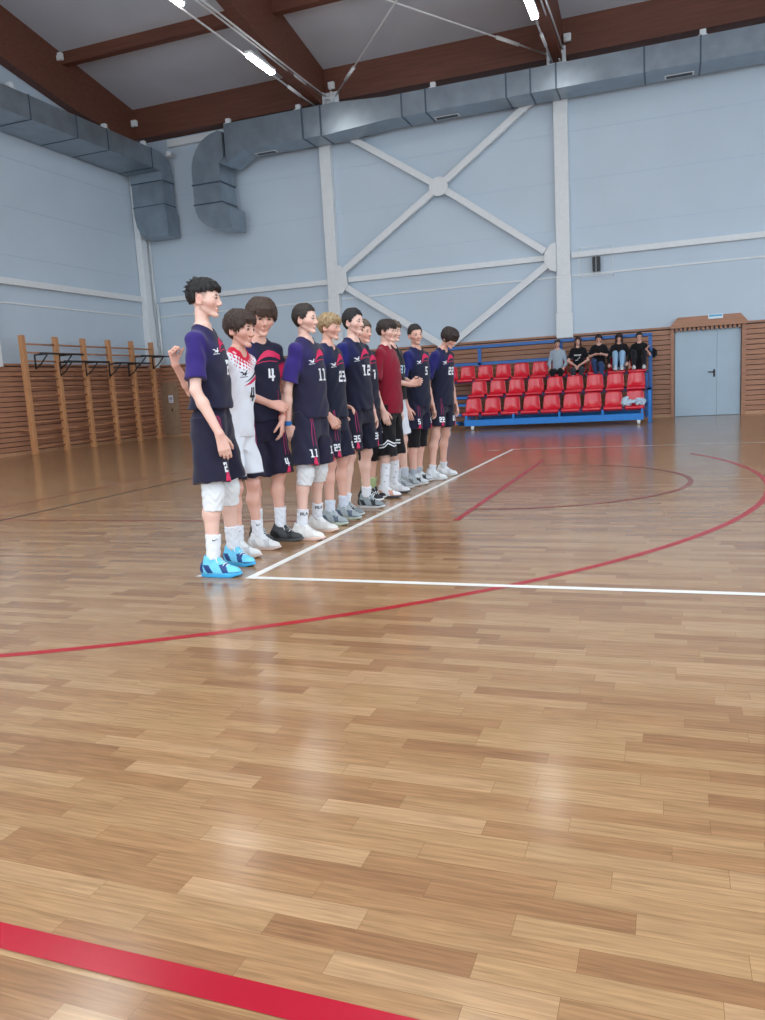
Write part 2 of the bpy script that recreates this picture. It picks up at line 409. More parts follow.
for z in (-.3, -.98):
    bm = bmesh.new(); box(bm, xa+.05, xb+.0, 21.18, 21.77, z-.014, z+.014); obj('flange', bm, m_duct_dark, d)
for y in (10, 12, 14, 16.0, 17.6, 18.8, 20.75):
    bm = bmesh.new(); e = .012; w = .016
    box(bm, xa, xb+e, y-w, y+w, -.05-e, -.05); box(bm, xb, xb+e, y-w, y+w, -.05, .5+e); box(bm, xa, xb+e, y-w, y+w, .5, .5+e)
    obj('flange', bm, m_duct_dark, d)
tag(d, 'galvanised air duct along the left wall bending down in the corner', 'air duct')
hang(-14.45, 15.6, 8.55, 'small white hanger on the left duct at the left edge')
hang(-14.45, 18.9, 8.55, 'small white hanger on the left duct under the left roof beam')
hang(-14.45, 20.6, 8.55, 'small white hanger on the left duct just before its bend')
hang(-14.2, 21.5, 8.45, 'small white hanger over the bend of the left duct')

# ------------------------------------------------------------------ slatted wainscot
def wain(name, n0, n1, along, top=2.24, pitch=.125, gap=.017):
    bm = bmesh.new(); bk = bmesh.new()
    z = .1
    while z < top-.02:
        z1 = min(z+pitch-gap, top)
        if along == 'x': box(bm, n0, n1, YW-.1, YW-.05, z, z1)
        else: box(bm, XW+.05, XW+.1, n0, n1, z, z1)
        z += pitch
    o = structure(obj(name, bm, m_slat))
    if along == 'x': box(bk, n0, n1, YW-.05, YW, 0, top-.01)
    else: box(bk, XW, XW+.05, n0, n1, 0, top-.01)
    structure(obj(name, bk, m_gap))
wain('trim_back', XW+.1, .0, 'x'); wain('trim_back', 1.76, 13.5, 'x'); wain('trim_left', -8.9, YW-.1, 'y')
strip('trim_back', m_slat, (XW+.1, .0, YW-.13, YW, 2.24, 2.29)); strip('trim_back', m_slat, (1.76, 13.5, YW-.13, YW, 2.24, 2.29))
strip('trim_left', m_slat, (XW, XW+.13, -8.9, YW-.1, 2.24, 2.29))
strip('baseboard_back', m_skirt, (XW+.1, .0, YW-.125, YW, 0, .085)); strip('baseboard_back', m_skirt, (1.76, 13.5, YW-.125, YW, 0, .085))
strip('baseboard_left', m_skirt, (XW, XW+.125, -8.9, YW-.1, 0, .085))

# ------------------------------------------------------------------ double steel door
m_door = mat('grey_blue_door_paint', srgb(168, 187, 201), .38, noise=.03, scale=2)
dr = empty('door_1', (.11, YW-.02, 0)); structure(dr)
bm = bmesh.new(); box(bm, .03, .987, -.05, 0, .01, 2.12, bev=.002); l1 = obj('door_leaf', bm, m_door, dr)
bm = bmesh.new(); box(bm, .991, 1.5, -.05, 0, .01, 2.12, bev=.002); obj('door_leaf', bm, m_door, dr)
bm = bmesh.new(); box(bm, 0, .03, -.06, .02, 0, 2.15); box(bm, 1.5, 1.53, -.06, .02, 0, 2.15); box(bm, 0, 1.53, -.06, .02, 2.12, 2.16); obj('door_frame', bm, m_door, dr)
bm = bmesh.new(); box(bm, .905, .95, -.062, -.05, .97, 1.16, bev=.004); tube(bm, [(.928, -.055, 1.1), (.928, -.1, 1.1), (.78, -.105, 1.1)], .011, 8); obj('door_handle', bm, m_black, l1)
# jambs and hood
for x0, x1 in ((0, .09), (1.66, 1.76)):
    bm = bmesh.new(); box(bm, x0, x1, YW-.16, YW, 0, 2.22); structure(obj('trim_back', bm, m_slat))
    bm = bmesh.new()
    for k in range(17): box(bm, x0+.01, x1-.005, YW-.172, YW-.16, .15+k*.125, .15+k*.125+.085)
    structure(obj('trim_back', bm, m_slat))
bm = bmesh.new(); prism(bm, [(-.02, 2.27), (.17, 2.49), (1.62, 2.49), (1.8, 2.27), (1.8, 2.23), (-.02, 2.23)], 'y', YW-.26, YW)
structure(obj('trim_back', bm, m_slat))
bm = bmesh.new()
for k in range(15): box(bm, .115+k*.104, .115+k*.104+.06, YW-.2, YW-.05, 2.15, 2.23)
structure(obj('trim_back', bm, m_slat))
sg = empty('door_sign', (1.05, YW-.262, 2.455))
bm = bmesh.new(); box(bm, -.17, .17, -.02, 0, -.06, .06, bev=.005); obj('sign_board', bm, mat('sign_white', srgb(222, 236, 244), .4), sg)
bm = bmesh.new(); box(bm, -.15, .15, -.024, -.02, -.005, .04); obj('sign_panel', bm, mat('sign_blue', srgb(96, 170, 212), .4), sg)
tag(sg, 'small white and pale blue sign above the grey double door', 'sign')

# hatch with notice in the left wainscot
h = empty('wall_hatch', (-15.2, YW-.11, 0))
m_ply = mat('raw_plywood', srgb(150, 122, 98), .6, noise=.12, scale=6)
bm = bmesh.new(); box(bm, -.34, .33, -.025, 0, .03, 1.74, bev=.006); obj('hatch_panel', bm, m_ply, h)
bm = bmesh.new(); box(bm, .05, .08, -.04, -.02, .8, .9); obj('latch', bm, m_black, h)
tag(h, 'plain brown plywood hatch in the wood slats beside the wall bars', 'hatch')
bm = bmesh.new(); box(bm, -.085, .085, -.004, 0, -.12, .12); n = obj('paper_notice', bm, mat('paper', srgb(215, 215, 222), .7), loc=(-15.15, YW-.137, 1.2))
bm = bmesh.new(); box(bm, -.055, .055, -.006, -.004, -.02, .06); box(bm, -.05, .03, -.006, -.004, -.08, -.05); obj('print', bm, mat('print_grey', srgb(150, 150, 160), .7), n)
tag(n, 'white paper notice pinned to the plywood hatch', 'notice')

# ------------------------------------------------------------------ wall bars and pull-up bars
XB = -15.1
w = empty('wall_bars', (XB, 15.68, 0))
ups = (0, 1.14, 2.18, 3.22, 4.25, 5.22)
for y in ups:
    bm = bmesh.new(); box(bm, -.06, .06, y-.06, y+.06, 0, 2.96, bev=.008); obj('upright', bm, m_bars, w)
zr = [2.75, 2.54, 2.33, 2.1, 1.89, 1.67, 1.45, 1.24, 1.02, .8, .59, .38, .17]
for i in range(5):
    for z in zr:
        bm = bmesh.new(); tube(bm, [(0, ups[i]+.05, z), (0, ups[i+1]-.05, z)], .022, 8); obj('rung', bm, m_rung, w, smooth=True)
for y in ups:
    for z in (.6, 2.0):
        bm = bmesh.new(); box(bm, -.41, -.05, y-.02, y+.02, z, z+.04); obj('wall_bracket', bm, m_rung, w)
tag(w, 'tall pine wall bars with six uprights against the left wall', 'wall bars')
def pullup(y0, y1, z, label, out=.5, ys=None):
    t = empty('pull_up_bar', (XB+.05, y0, z)); L_ = y1-y0
    for y in (.18*L_, .82*L_):
        bm = bmesh.new(); tube(bm, [(0, y, .0), (0, y, -.36)], .022, 8); tube(bm, [(0, y, 0), (out, y, 0)], .02, 8)
        tube(bm, [(0, y, -.34), (out*.35, y, -.24), (out*.8, y, -.02)], .018, 8); obj('bracket', bm, m_black, t, smooth=True)
    bm = bmesh.new(); tube(bm, [(out, -.1, 0), (out, L_+.1, 0)], .024, 8); obj('grip_bar', bm, m_black, t, smooth=True)
    tag(t, label, 'pull-up bar', 'pull-up bars on the wall bars')
pullup(15.75, 17.1, 2.48, 'black pull-up bar bracket hooked on the wall bars at far left')
pullup(16.55, 18.1, 2.3, 'black pull-up bar hooked low on the second and third bays of the wall bars')
pullup(18.55, 19.9, 2.28, 'black pull-up bar hooked low on the fourth bay of the wall bars')
pullup(19.75, 21.1, 2.5, 'black pull-up bar hooked high at the right end of the wall bars')

# ------------------------------------------------------------------ small caged speaker under the girt
s = empty('wall_speaker', (-1.8, YW-.02, 4.02))
bm = bmesh.new(); box(bm, -.095, .095, -.18, 0, -.18, .18, bev=.012); obj('cabinet', bm, m_black, s)
bm = bmesh.new()
for z in (-.1, -.0, .09): box(bm, -.07, .07, -.187, -.18, z-.03, z+.03)
obj('speaker_grille', bm, mat('grille_grey', srgb(48, 52, 58), .6), s)
bm = bmesh.new()
for x in (-.42, .42): tube(bm, [(x, -.25, -.3), (x, -.25, .42)], .008, 6)
for z in (-.3, .42): tube(bm, [(-.42, -.25, z), (.42, -.25, z)], .008, 6)
for x in (-.42, .42):
    for z in (-.3, .42): tube(bm, [(x, -.25, z), (x, 0, z)], .008, 6)
tube(bm, [(0, -.25, -.3), (0, -.25, .42)], .006, 6)
obj('wire_guard', bm, m_white, s)
tag(s, 'small black speaker in a white wire guard right of the right column', 'speaker')

# ------------------------------------------------------------------ bleachers
m_blue = mat('blue_enamel', srgb(34, 100, 172), .4, noise=.08)
m_bluel = mat('bright_blue_enamel', srgb(18, 122, 205), .4, noise=.06)
m_dk = mat('dark_blue_deck', srgb(58, 60, 104), .6, noise=.1)
m_seat = mat('red_plastic', srgb(214, 20, 44), .2, noise=.05, spec=.6)
bl = empty('bleachers', (-2.7, 20.0, 0))
OX, OY = -2.7, 20.0
def bb(name, m, x0, x1, y0, y1, z0, z1, bev=.006):
    bm = bmesh.new(); box(bm, x0-OX, x1-OX, y0-OY, y1-OY, z0, z1, bev=bev); return obj(name, bm, m, bl)
X0, X1, X3 = -4.92, -.52, -5.95
rows = ((19.25, .36, X0), (19.95, .79, X0), (20.65, 1.2, X3))
for y, z, x0 in rows:
    bb('seat_beam', m_dk, x0, X1, y+.02, y+.1, z-.04, z+.03)
    bb('seat_beam', m_dk, x0, X1, y+.36, y+.44, z-.04, z+.03)
bb('deck', m_dk, X0, X1, 19.72, 20.33, .4, .44); bb('deck', m_dk, X3, X1, 20.42, 21.1, .8, .84)
bb('base_beam', m_bluel, X0+.1, X1-.06, 19.16, 19.24, .1, .25); bb('base_beam', m_bluel, X0+.1, X1-.2, 20.9, 20.98, .12, .24)
for x in (X0+.12, X0+1.3, X0+2.4, X0+3.4, X1-.12): bb('post', m_bluel, x, x+.05, 19.17, 19.24, .24, .36)
for x in (X0+.1, (X0+X1)/2, X1-.06):
    bb('side_frame', m_blue, x, x+.06, 19.3, 21.05, .3, .36)
    bb('side_frame', m_blue, x, x+.06, 20.0, 20.06, .1, .78); bb('side_frame', m_blue, x, x+.06, 20.7, 20.76, .1, 1.2)
# back rail
for x in (X3, -4.87, -2.72, X1): bb('rail_post', m_blue, x, x+.09, 21.12, 21.2, .02 if x in (X1,) else .8, 2.1)
bb('rail', m_blue, X3, X1+.09, 21.12, 21.2, 2.07, 2.15); bb('rail', m_blue, X3, X1+.09, 21.12, 21.2, 1.62, 1.7)
bb('side_frame', m_bluel, X1+.02, X1+.1, 19.75, 19.83, 0, .82); bb('side_frame', m_bluel, X1+.02, X1+.1, 19.75, 21.2, .76, .82)
# aisle steps at the left end
for y, z in ((19.45, .2), (19.8, .38), (20.15, .62), (20.4, .8)):
    bb('step', m_bluel, -5.75, -5.0, y, y+.28, z-.05, z)
for x in (-5.75, -5.06):
    bb('step_frame', m_bluel, x, x+.06, 19.45, 19.5, 0.1, .2); bb('step_frame', m_bluel, x, x+.06, 20.62, 20.68, .1, .8); bb('step_frame', m_bluel, x, x+.06, 19.45, 20.66, .1, .15)
for x in (X0+.3, X1-.17, -5.3, -5.65):
    bm = bmesh.new(); tube(bm, [(x-.03-OX, 19.2-OY+.3*(x < -5), .06), (x+.03-OX, 19.2-OY+.3*(x < -5), .06)], .058, 14)
    box(bm, x-.04-OX, x+.04-OX, 19.17-OY+.3*(x < -5), 19.23-OY+.3*(x < -5), .07, .14)
    obj('caster', bm, m_white, bl, smooth=False)
def seat_mesh():
    """Moulded shell seat: pan with rolled front lip and curved, slightly tapered backrest."""
    prof = [(-.015, -.05), (-.022, .0), (-.005, .028), (.05, .03), (.16, .012), (.27, .01), (.345, .03), (.385, .08), (.405, .16), (.418, .25), (.43, .345), (.436, .375), (.445, .38)]
    bm = bmesh.new(); nx = 14; grid = []
    for j, (py, pz) in enumerate(prof):
        hw = .215 if py < .3 else .215-.03*max(0, (pz-.05)/.33)
        row = []
        for i in range(nx+1):
            u = i/nx*2-1
            cr = 1-u**8*.02
            dy = -.035*abs(u)**3 if pz > .06 else 0
            dz = (.018*abs(u)**3 if .02 < py < .33 and pz < .06 else 0)-(.03*abs(u)**6 if pz > .33 else 0)
            row.append(bm.verts.new((u*hw*cr, py+dy, pz+dz)))
        grid.append(row)
    for a, b in zip(grid, grid[1:]):
        for i in range(nx): bm.faces.new((a[i], a[i+1], b[i+1], b[i]))
    bmesh.ops.recalc_face_normals(bm, faces=bm.faces)
    bmesh.ops.solidify(bm, geom=bm.faces[:], thickness=.008)
    return bm
s0 = obj('seat', seat_mesh(), m_seat, bl, smooth=True); first = True
for (y, z, x0), n, xs in zip(rows, (9, 9, 11), (X0+.245, X0+.245, -5.62)):
    for i in range(n):
        if first: o = s0; first = False
        else: o = s0.copy(); COL.objects.link(o); o.parent = bl
        o.location = (xs+i*.4865-OX if n == 9 else xs+i*.484-OX, y-OY, z+.035)
tag(bl, 'blue framed bleachers with three rows of red seats by the back wall', 'bleachers')

# ------------------------------------------------------------------ light
wd = bpy.data.worlds.new('world'); SC.world = wd; wd.use_nodes = True
bg = wd.node_tree.nodes['Background']; bg.inputs['Color'].default_value = (.76, .88, 1.0, 1); bg.inputs['Strength'].default_value = 1.0
def area(name, loc, rot, sx, sy, power, col=(.92, .96, 1.)):
    l = bpy.data.lights.new(name, 'AREA'); l.shape = 'RECTANGLE'; l.size = sx; l.size_y = sy; l.energy = power; l.color = col
    o = bpy.data.objects.new(name, l); COL.objects.link(o); o.location = loc; o.rotation_euler = rot
    return o
for x in (-9.1, -2.7, 4.0):
    for y, pw, wd_ in ((-3, 150, 1.2), (6.5, 70, .3)):
        area('added_hall_light', (x, y, 9.0), (0, 0, 0), wd_, 7.5, pw, (.95, 1., 1.))  # added unseen lights for the tube rows; strong near row stands for window daylight
SC.view_settings.view_transform = 'Standard'; SC.view_settings.look = 'None'; SC.view_settings.gamma = 1
SC.view_settings.use_curve_mapping = False
SC.view_settings.exposure = 1.5
SC.cycles.use_denoising = True
SC.cycles.max_bounces = 8; SC.cycles.diffuse_bounces = 5; SC.cycles.glossy_bounces = 4
# ------------------------------------------------------------------ signed-distance modelling of figures
f32 = np.float32
def V(*a): return np.array(a, float)
def nrm(v): v = np.asarray(v, float); return v/max(1e-9, np.linalg.norm(v))
def rotm(yaw=0., pitch=0., roll=0.):
    """Columns forward, left, up. pitch > 0 tips forward/down, roll > 0 tips to the left."""
    a, b, c = R(yaw), R(pitch), R(roll)
    Z = np.array([[math.cos(a), -math.sin(a), 0], [math.sin(a), math.cos(a), 0], [0, 0, 1]])
    Y = np.array([[math.cos(b), 0, math.sin(b)], [0, 1, 0], [-math.sin(b), 0, math.cos(b)]])
    X = np.array([[1, 0, 0], [0, math.cos(c), -math.sin(c)], [0, math.sin(c), math.cos(c)]])
    return Z@Y@X

class Sdf:
    """A list of blended primitives; each is (fn(x,y,z)->d, lo, hi, k, op)."""
    def __init__(s): s.p = []; s.post = []
    def add(s, fn, lo, hi, k=.012, op='u'): s.p.append((fn, np.asarray(lo, float), np.asarray(hi, float), k, op)); return s
    def cap(s, a, b, ra, rb, k=.012, op='u'):
        a = np.asarray(a, float); b = np.asarray(b, float); ba = b-a; L2 = max(float(ba@ba), 1e-12); m = max(ra, rb)
        def fn(x, y, z):
            px, py, pz = x-f32(a[0]), y-f32(a[1]), z-f32(a[2])
            t = np.clip((px*f32(ba[0])+py*f32(ba[1])+pz*f32(ba[2]))/f32(L2), 0, 1)
            return np.sqrt((px-t*f32(ba[0]))**2+(py-t*f32(ba[1]))**2+(pz-t*f32(ba[2]))**2)-(f32(ra)+t*f32(rb-ra))
        return s.add(fn, np.minimum(a, b)-m, np.maximum(a, b)+m, k, op)
    def chain(s, pts, rs, k=.012):
        for i in range(len(pts)-1): s.cap(pts[i], pts[i+1], rs[i], rs[i+1], k)
        return s
    def ell(s, c, r, M=None, k=.012, op='u'):
        c = np.asarray(c, float); r = np.asarray(r, float); M = np.eye(3) if M is None else M
        e = np.sqrt(((M*r)**2).sum(1))
        def fn(x, y, z):
            px, py, pz = x-f32(c[0]), y-f32(c[1]), z-f32(c[2]); q = []
            for i in range(3): q.append(px*f32(M[0, i])+py*f32(M[1, i])+pz*f32(M[2, i]))
            k0 = np.sqrt(sum((q[i]/f32(r[i]))**2 for i in range(3))); k1 = np.sqrt(sum((q[i]/f32(r[i]**2))**2 for i in range(3)))
            return k0*(k0-1)/np.maximum(k1, f32(1e-6))
        return s.add(fn, c-e, c+e, k, op)
    def cone(s, a, b, ra, rb, k=.012, sx=1., fwd=(1, 0, 0)):
        """Flat-ended tapered tube; sx scales the radius along `fwd`."""
        a = np.asarray(a, float); b = np.asarray(b, float); L = np.linalg.norm(b-a); t = (b-a)/L
        u = np.asarray(fwd, float); u = nrm(u-t*(u@t)); v = np.cross(t, u); m = max(ra, rb)*max(1, sx)
        def fn(x, y, z):
            px, py, pz = x-f32(a[0]), y-f32(a[1]), z-f32(a[2])
            h = px*f32(t[0])+py*f32(t[1])+pz*f32(t[2])
            p = (px*f32(u[0])+py*f32(u[1])+pz*f32(u[2]))/f32(sx); q = px*f32(v[0])+py*f32(v[1])+pz*f32(v[2])
            w = np.clip(h/f32(L), 0, 1)
            return np.maximum(np.sqrt(p*p+q*q)-(f32(ra)+w*f32(rb-ra)), np.maximum(-h, h-f32(L)))
        return s.add(fn, np.minimum(a, b)-m, np.maximum(a, b)+m, k)
    def loft(s, O, M, zs, cx, a, b, k=.02, pw=2.):
        """Stack of superellipses along the up column of M."""
        O = np.asarray(O, float); zs = np.asarray(zs, float)
        zz = np.linspace(zs[0], zs[-1], 160)
        def sm(v):
            v = np.interp(zz, zs, v); kx = np.ones(13)/13; return np.convolve(np.pad(v, 6, mode='edge'), kx, 'valid')
        CX, A, B = sm(cx), sm(a), sm(b); mx = max(A.max(), B.max())+abs(CX).max()
        ends = np.array([O+M[:, 2]*zs[0], O+M[:, 2]*zs[-1]])
        def fn(x, y, z):
            px, py, pz = x-f32(O[0]), y-f32(O[1]), z-f32(O[2])
            q = [px*f32(M[0, i])+py*f32(M[1, i])+pz*f32(M[2, i]) for i in range(3)]
            h = np.clip((q[2]-zs[0])/(zs[-1]-zs[0])*159, 0, 158.99); i0 = h.astype(np.int32); w = (h-i0).astype(f32)
            def it(T): T = T.astype(f32); return T[i0]*(1-w)+T[i0+1]*w
            ca, cb, cc = it(A), it(B), it(CX)
            e = (np.abs((q[0]-cc)/ca)**f32(pw)+np.abs(q[1]/cb)**f32(pw))**f32(1/pw)
            # first-order distance: (e-1)/|grad e|
            ux, uy = (q[0]-cc), q[1]; rr = np.sqrt(ux*ux+uy*uy)+f32(1e-6)
            d = (e-1)*rr/np.maximum(e, f32(1e-4))
            return np.maximum(d, np.maximum(f32(zs[0])-q[2], q[2]-f32(zs[-1])))
        return s.add(fn, ends.min(0)-mx, ends.max(0)+mx, k)
    def cut(s, fn): s.post.append(fn); return s
    def mesh(s, vs):
        us = [p for p in s.p if p[4] == 'u']
        lo = np.min([p[1] for p in us], 0)-.02-2*vs; hi = np.max([p[2] for p in us], 0)+.02+2*vs
        n = np.ceil((hi-lo)/vs).astype(int)+1
        ax = [(lo[i]+vs*np.arange(n[i])).astype(f32) for i in range(3)]
        D = np.full(n, f32(.06))
        for fn, l, h, k, op in s.p:
            i0 = np.maximum(np.floor((l-k-.045-lo)/vs).astype(int), 0); i1 = np.minimum(np.ceil((h+k+.045-lo)/vs).astype(int)+1, n)
            if np.any(i1 <= i0): continue
            sl = tuple(slice(a, b) for a, b in zip(i0, i1))
            x, y, z = ax[0][sl[0]][:, None, None], ax[1][sl[1]][None, :, None], ax[2][sl[2]][None, None, :]
            d = fn(x, y, z).astype(f32)
            d = np.broadcast_to(d, D[sl].shape); e = D[sl]
            if op == 's': d = -d
            h_ = np.maximum(f32(k)-np.abs(e-d), 0)/f32(k)
            D[sl] = (np.minimum(e, d)-h_*h_*f32(k*.25)) if op == 'u' else (np.maximum(e, d)+h_*h_*f32(k*.25))
        if s.post:
            x, y, z = ax[0][:, None, None], ax[1][None, :, None], ax[2][None, None, :]
            for fn in s.post: D = fn(D, x, y, z)
        D[0] = D[-1] = .05; D[:, 0] = D[:, -1] = .05; D[:, :, 0] = D[:, :, -1] = .05
        return surface_nets(D, lo, vs)

def surface_nets(D, lo, vs):
    S = D < 0
    c = [S[i:S.shape[0]-1+i, j:S.shape[1]-1+j, k:S.shape[2]-1+k] for i in (0, 1) for j in (0, 1) for k in (0, 1)]
    al = c[0].copy(); an = c[0].copy()
    for q in c[1:]: al &= q; an |= q
    I, J, K = np.nonzero(an & ~al)
    if len(I) == 0: return np.zeros((0, 3)), np.zeros((0, 4), int)
    idx = np.full(an.shape, -1, np.int64); idx[I, J, K] = np.arange(len(I))
    P = np.zeros((len(I), 3)); Nn = np.zeros(len(I))
    cor = [(i, j, k) for i in (0, 1) for j in (0, 1) for k in (0, 1)]
    for a in cor:
        for axx in range(3):
            if a[axx]: continue
            b = list(a); b[axx] = 1
            d0 = D[I+a[0], J+a[1], K+a[2]]; d1 = D[I+b[0], J+b[1], K+b[2]]
            m = (d0 < 0) != (d1 < 0); t = np.where(m, d0/np.where(m, d0-d1, 1), 0)
            for q in range(3): P[:, q] += np.where(m, a[q]+(t if q == axx else 0), 0)
            Nn += m
    P = (P/Nn[:, None]+np.stack([I, J, K], 1))*vs+lo
    F = []
    for axx in range(3):
        u, v = (axx+1) % 3, (axx+2) % 3
        A = np.take(S, range(0, S.shape[axx]-1), axx); B = np.take(S, range(1, S.shape[axx]), axx)
        m = A != B
        E = np.stack(np.nonzero(m), 1)
        E = E[(E[:, u] > 0) & (E[:, v] > 0) & (E[:, u] < S.shape[u]-1) & (E[:, v] < S.shape[v]-1)]
        du = np.eye(3, dtype=int)[u]; dv = np.eye(3, dtype=int)[v]
        q = [E-du-dv, E-dv, E, E-du]
        q = np.stack([idx[tuple(e.T)] for e in q], 1)
        fl = A[tuple(E.T)]
        q[~fl] = q[~fl][:, ::-1]
        F.append(q)
    return P, np.concatenate(F)

def np_mesh(name, P, F, m, parent, dye=None, smooth=True):
    me = bpy.data.meshes.new(name)
    me.vertices.add(len(P)); me.vertices.foreach_set('co', P.astype(f32).ravel())
    me.loops.add(F.size); me.loops.foreach_set('vertex_index', F.astype(np.int32).ravel())
    me.polygons.add(len(F)); me.polygons.foreach_set('loop_start', np.arange(0, F.size, F.shape[1], dtype=np.int32))
    me.update(calc_edges=True)
    if smooth: me.polygons.foreach_set('use_smooth', np.ones(len(F), bool))
    if dye is not None:
        at = me.color_attributes.new('dye', 'FLOAT_COLOR', 'POINT')
        at.data.foreach_set('color', np.concatenate([dye, np.ones((len(P), 1))], 1).astype(f32).ravel())
    me.materials.append(m)
    return link(name, me, parent)

def sstep(a, b, x): t = np.clip((x-a)/(b-a), 0, 1); return t*t*(3-2*t)
def mixc(a, b, t): return np.asarray(a)*(1-t[:, None])+np.asarray(b)*t[:, None]

m_skin = mat_dye('skin', .5, .05, 150, .35, sss=.12)
m_cloth = mat_dye('knit_fabric', .85, .25, 400, .2, sheen=.15)
m_hair = mat_dye('hair', .55, .3, 500, .3)
m_shoe = mat_dye('shoe_upper', .5, .15, 300, .4)
m_sole = mat('rubber_sole', srgb(228, 226, 222), .55)
m_print = mat('white_print', srgb(228, 230, 234), .6, noise=.02)
m_pink = mat('pink_print', srgb(205, 30, 84), .6, noise=.03)
m_dpink = mat('dark_pink_piping', srgb(150, 28, 84), .6, noise=.03)
m_bprint = mat('black_print', srgb(26, 24, 36), .6, noise=.02)
m_eyew = mat('eye_white', srgb(205, 200, 196), .25); m_iris = mat('dark_iris', srgb(42, 32, 28), .2)
m_lace = mat('shoe_lace', srgb(226, 228, 230), .8)

# ------------------------------------------------------------------ figure anatomy (metres for a 1.80 m figure)
TZ = [-.12, -.04, .05, .16, .28, .40, .48, .535, .575, .62]
TCX = [0, -.01, -.008, .004, .004, .002, -.006, -.014, -.018, -.016]
TA = [.075, .1, .1, .086, .096, .106, .098, .078, .060, .052]
TB = [.105, .15, .150, .124, .134, .149, .155, .135, .085, .056]

def torso_frame(sp):
    s = sp['s']
    return np.asarray(sp['pelvis'], float), rotm(sp.get('twist', 0), sp.get('lean', 0), sp.get('side', 0))
def T2L(sp, p):
    O, M = torso_frame(sp); return O+M@(np.asarray(p, float)*sp['s'])

def finger_prims(S, W, d, n, hand, s, curl, k=.004):
    """Palm, four bent fingers and a thumb. W wrist, d along the hand, n palm normal, hand +1 right / -1 left."""
    d = nrm(d); n = nrm(np.asarray(n, float)-d*(np.asarray(n, float)@d)); t = np.cross(d, n)*hand
    P = lambda a, b, c: W+(d*a+t*b+n*c)*s
    for b0, b1 in ((.014, .029), (.004, .010), (-.006, -.010), (-.015, -.027)):
        S.cap(P(.0, b0, 0), P(.085, b1, 0), .0135*s, .0115*s, .012)
    for b, ln, off, cu in ((.030, .070, .086, .85), (.0105, .078, .09, 1.), (-.0095, .073, .087, 1.1), (-.028, .058, .08, 1.2)):
        p = P(off, b, 0); ang = 0
        sp = d+t*(b*.25)
        for j, fr in enumerate((.45, .3, .25)):
            ang += curl*cu*(.75 if j == 0 else 1.)
            dr = nrm(sp*math.cos(ang)+n*math.sin(ang)); q = p+dr*ln*fr*s
            S.cap(p, q, (.0092-.0008*j)*s, (.0084-.0009*j)*s, k); p = q
    p = P(.018, .026, .006); a = nrm(d*.8+t*.5+n*.35); q = p+a*.04*s; S.cap(p, q, .0135*s, .0105*s, .01)
    a = nrm(d*.85+t*.3+n*(.3+curl*.4)); p = q; q = p+a*.032*s; S.cap(p, q, .0102*s, .0095*s, .005)
    a = nrm(d*.9+t*.05+n*(.4+curl*.5)); p = q; S.cap(p, p+a*.024*s, .0095*s, .0075*s, .004)

def head_prims(S, C, M, s, hs=1.):
    s = s*hs
    P = lambda x, y, z: C+M@(np.array([x, y, z])*s)
    E = lambda c, r, k=.012, op='u': S.ell(P(*c), np.array(r)*s, M, k*s, op)
    K = lambda a, b, ra, rb, k=.012, op='u': S.cap(P(*a), P(*b), ra*s, rb*s, k*s, op)
    E((-.012, 0, .036), (.096, .075, .086)); E((.029, 0, -.010), (.056, .058, .078), .03)
    for y in (-1, 1):
        K((-.008, y*.048, -.042), (.054, y*.013, -.092), .0145, .012, .016)      # jaw line
        K((.052, y*.040, -.018), (.024, y*.055, -.012), .018, .014, .03)        # cheekbone
        E((.088, y*.031, .006), (.016, .017, .011), .012, 's')                  # eye socket
        E((.071, y*.031, .006), (.0145, .0145, .0135), .003)                    # eyeball under lids
        K((.083, y*.012, .021), (.074, y*.046, .022), .0085, .007, .012)        # brow
        S.ell(P(-.014, y*.079, -.004), np.array((.019, .0085, .033))*s, M@rotm(y*-16, 12, 0), .006*s); E((-.010, y*.086, .0), (.010, .006, .018), .005, 's'); E((-.004, y*.077, -.026), (.010, .007, .010), .006)
        E((.0925, y*.0115, -.031), (.0105, .0075, .0075), .008)                     # nostril wing
    K((.064, 0, -.092), (.0715, 0, -.0945), .0155, .0145, .02)                      # chin
    K((.085, 0, .012), (.1015, 0, -.022), .0075, .0095, .012); E((.1025, 0, -.026), (.0095, .0092, .0085), .008)
    K((.078, -.014, -.0565), (.078, .014, -.0565), .0048, .0048, .006); K((.0815, -.006, -.055), (.0815, .006, -.055), .0046, .0046, .005)
    K((.0762, -.012, -.067), (.0762, .012, -.067), .0052, .0052, .006); K((.0785, -.006, -.067), (.0785, .006, -.067), .0049, .0049, .005)
    K((.0868, -.012, -.0612), (.0868, .012, -.0612), .0026, .0026, .003, 's')

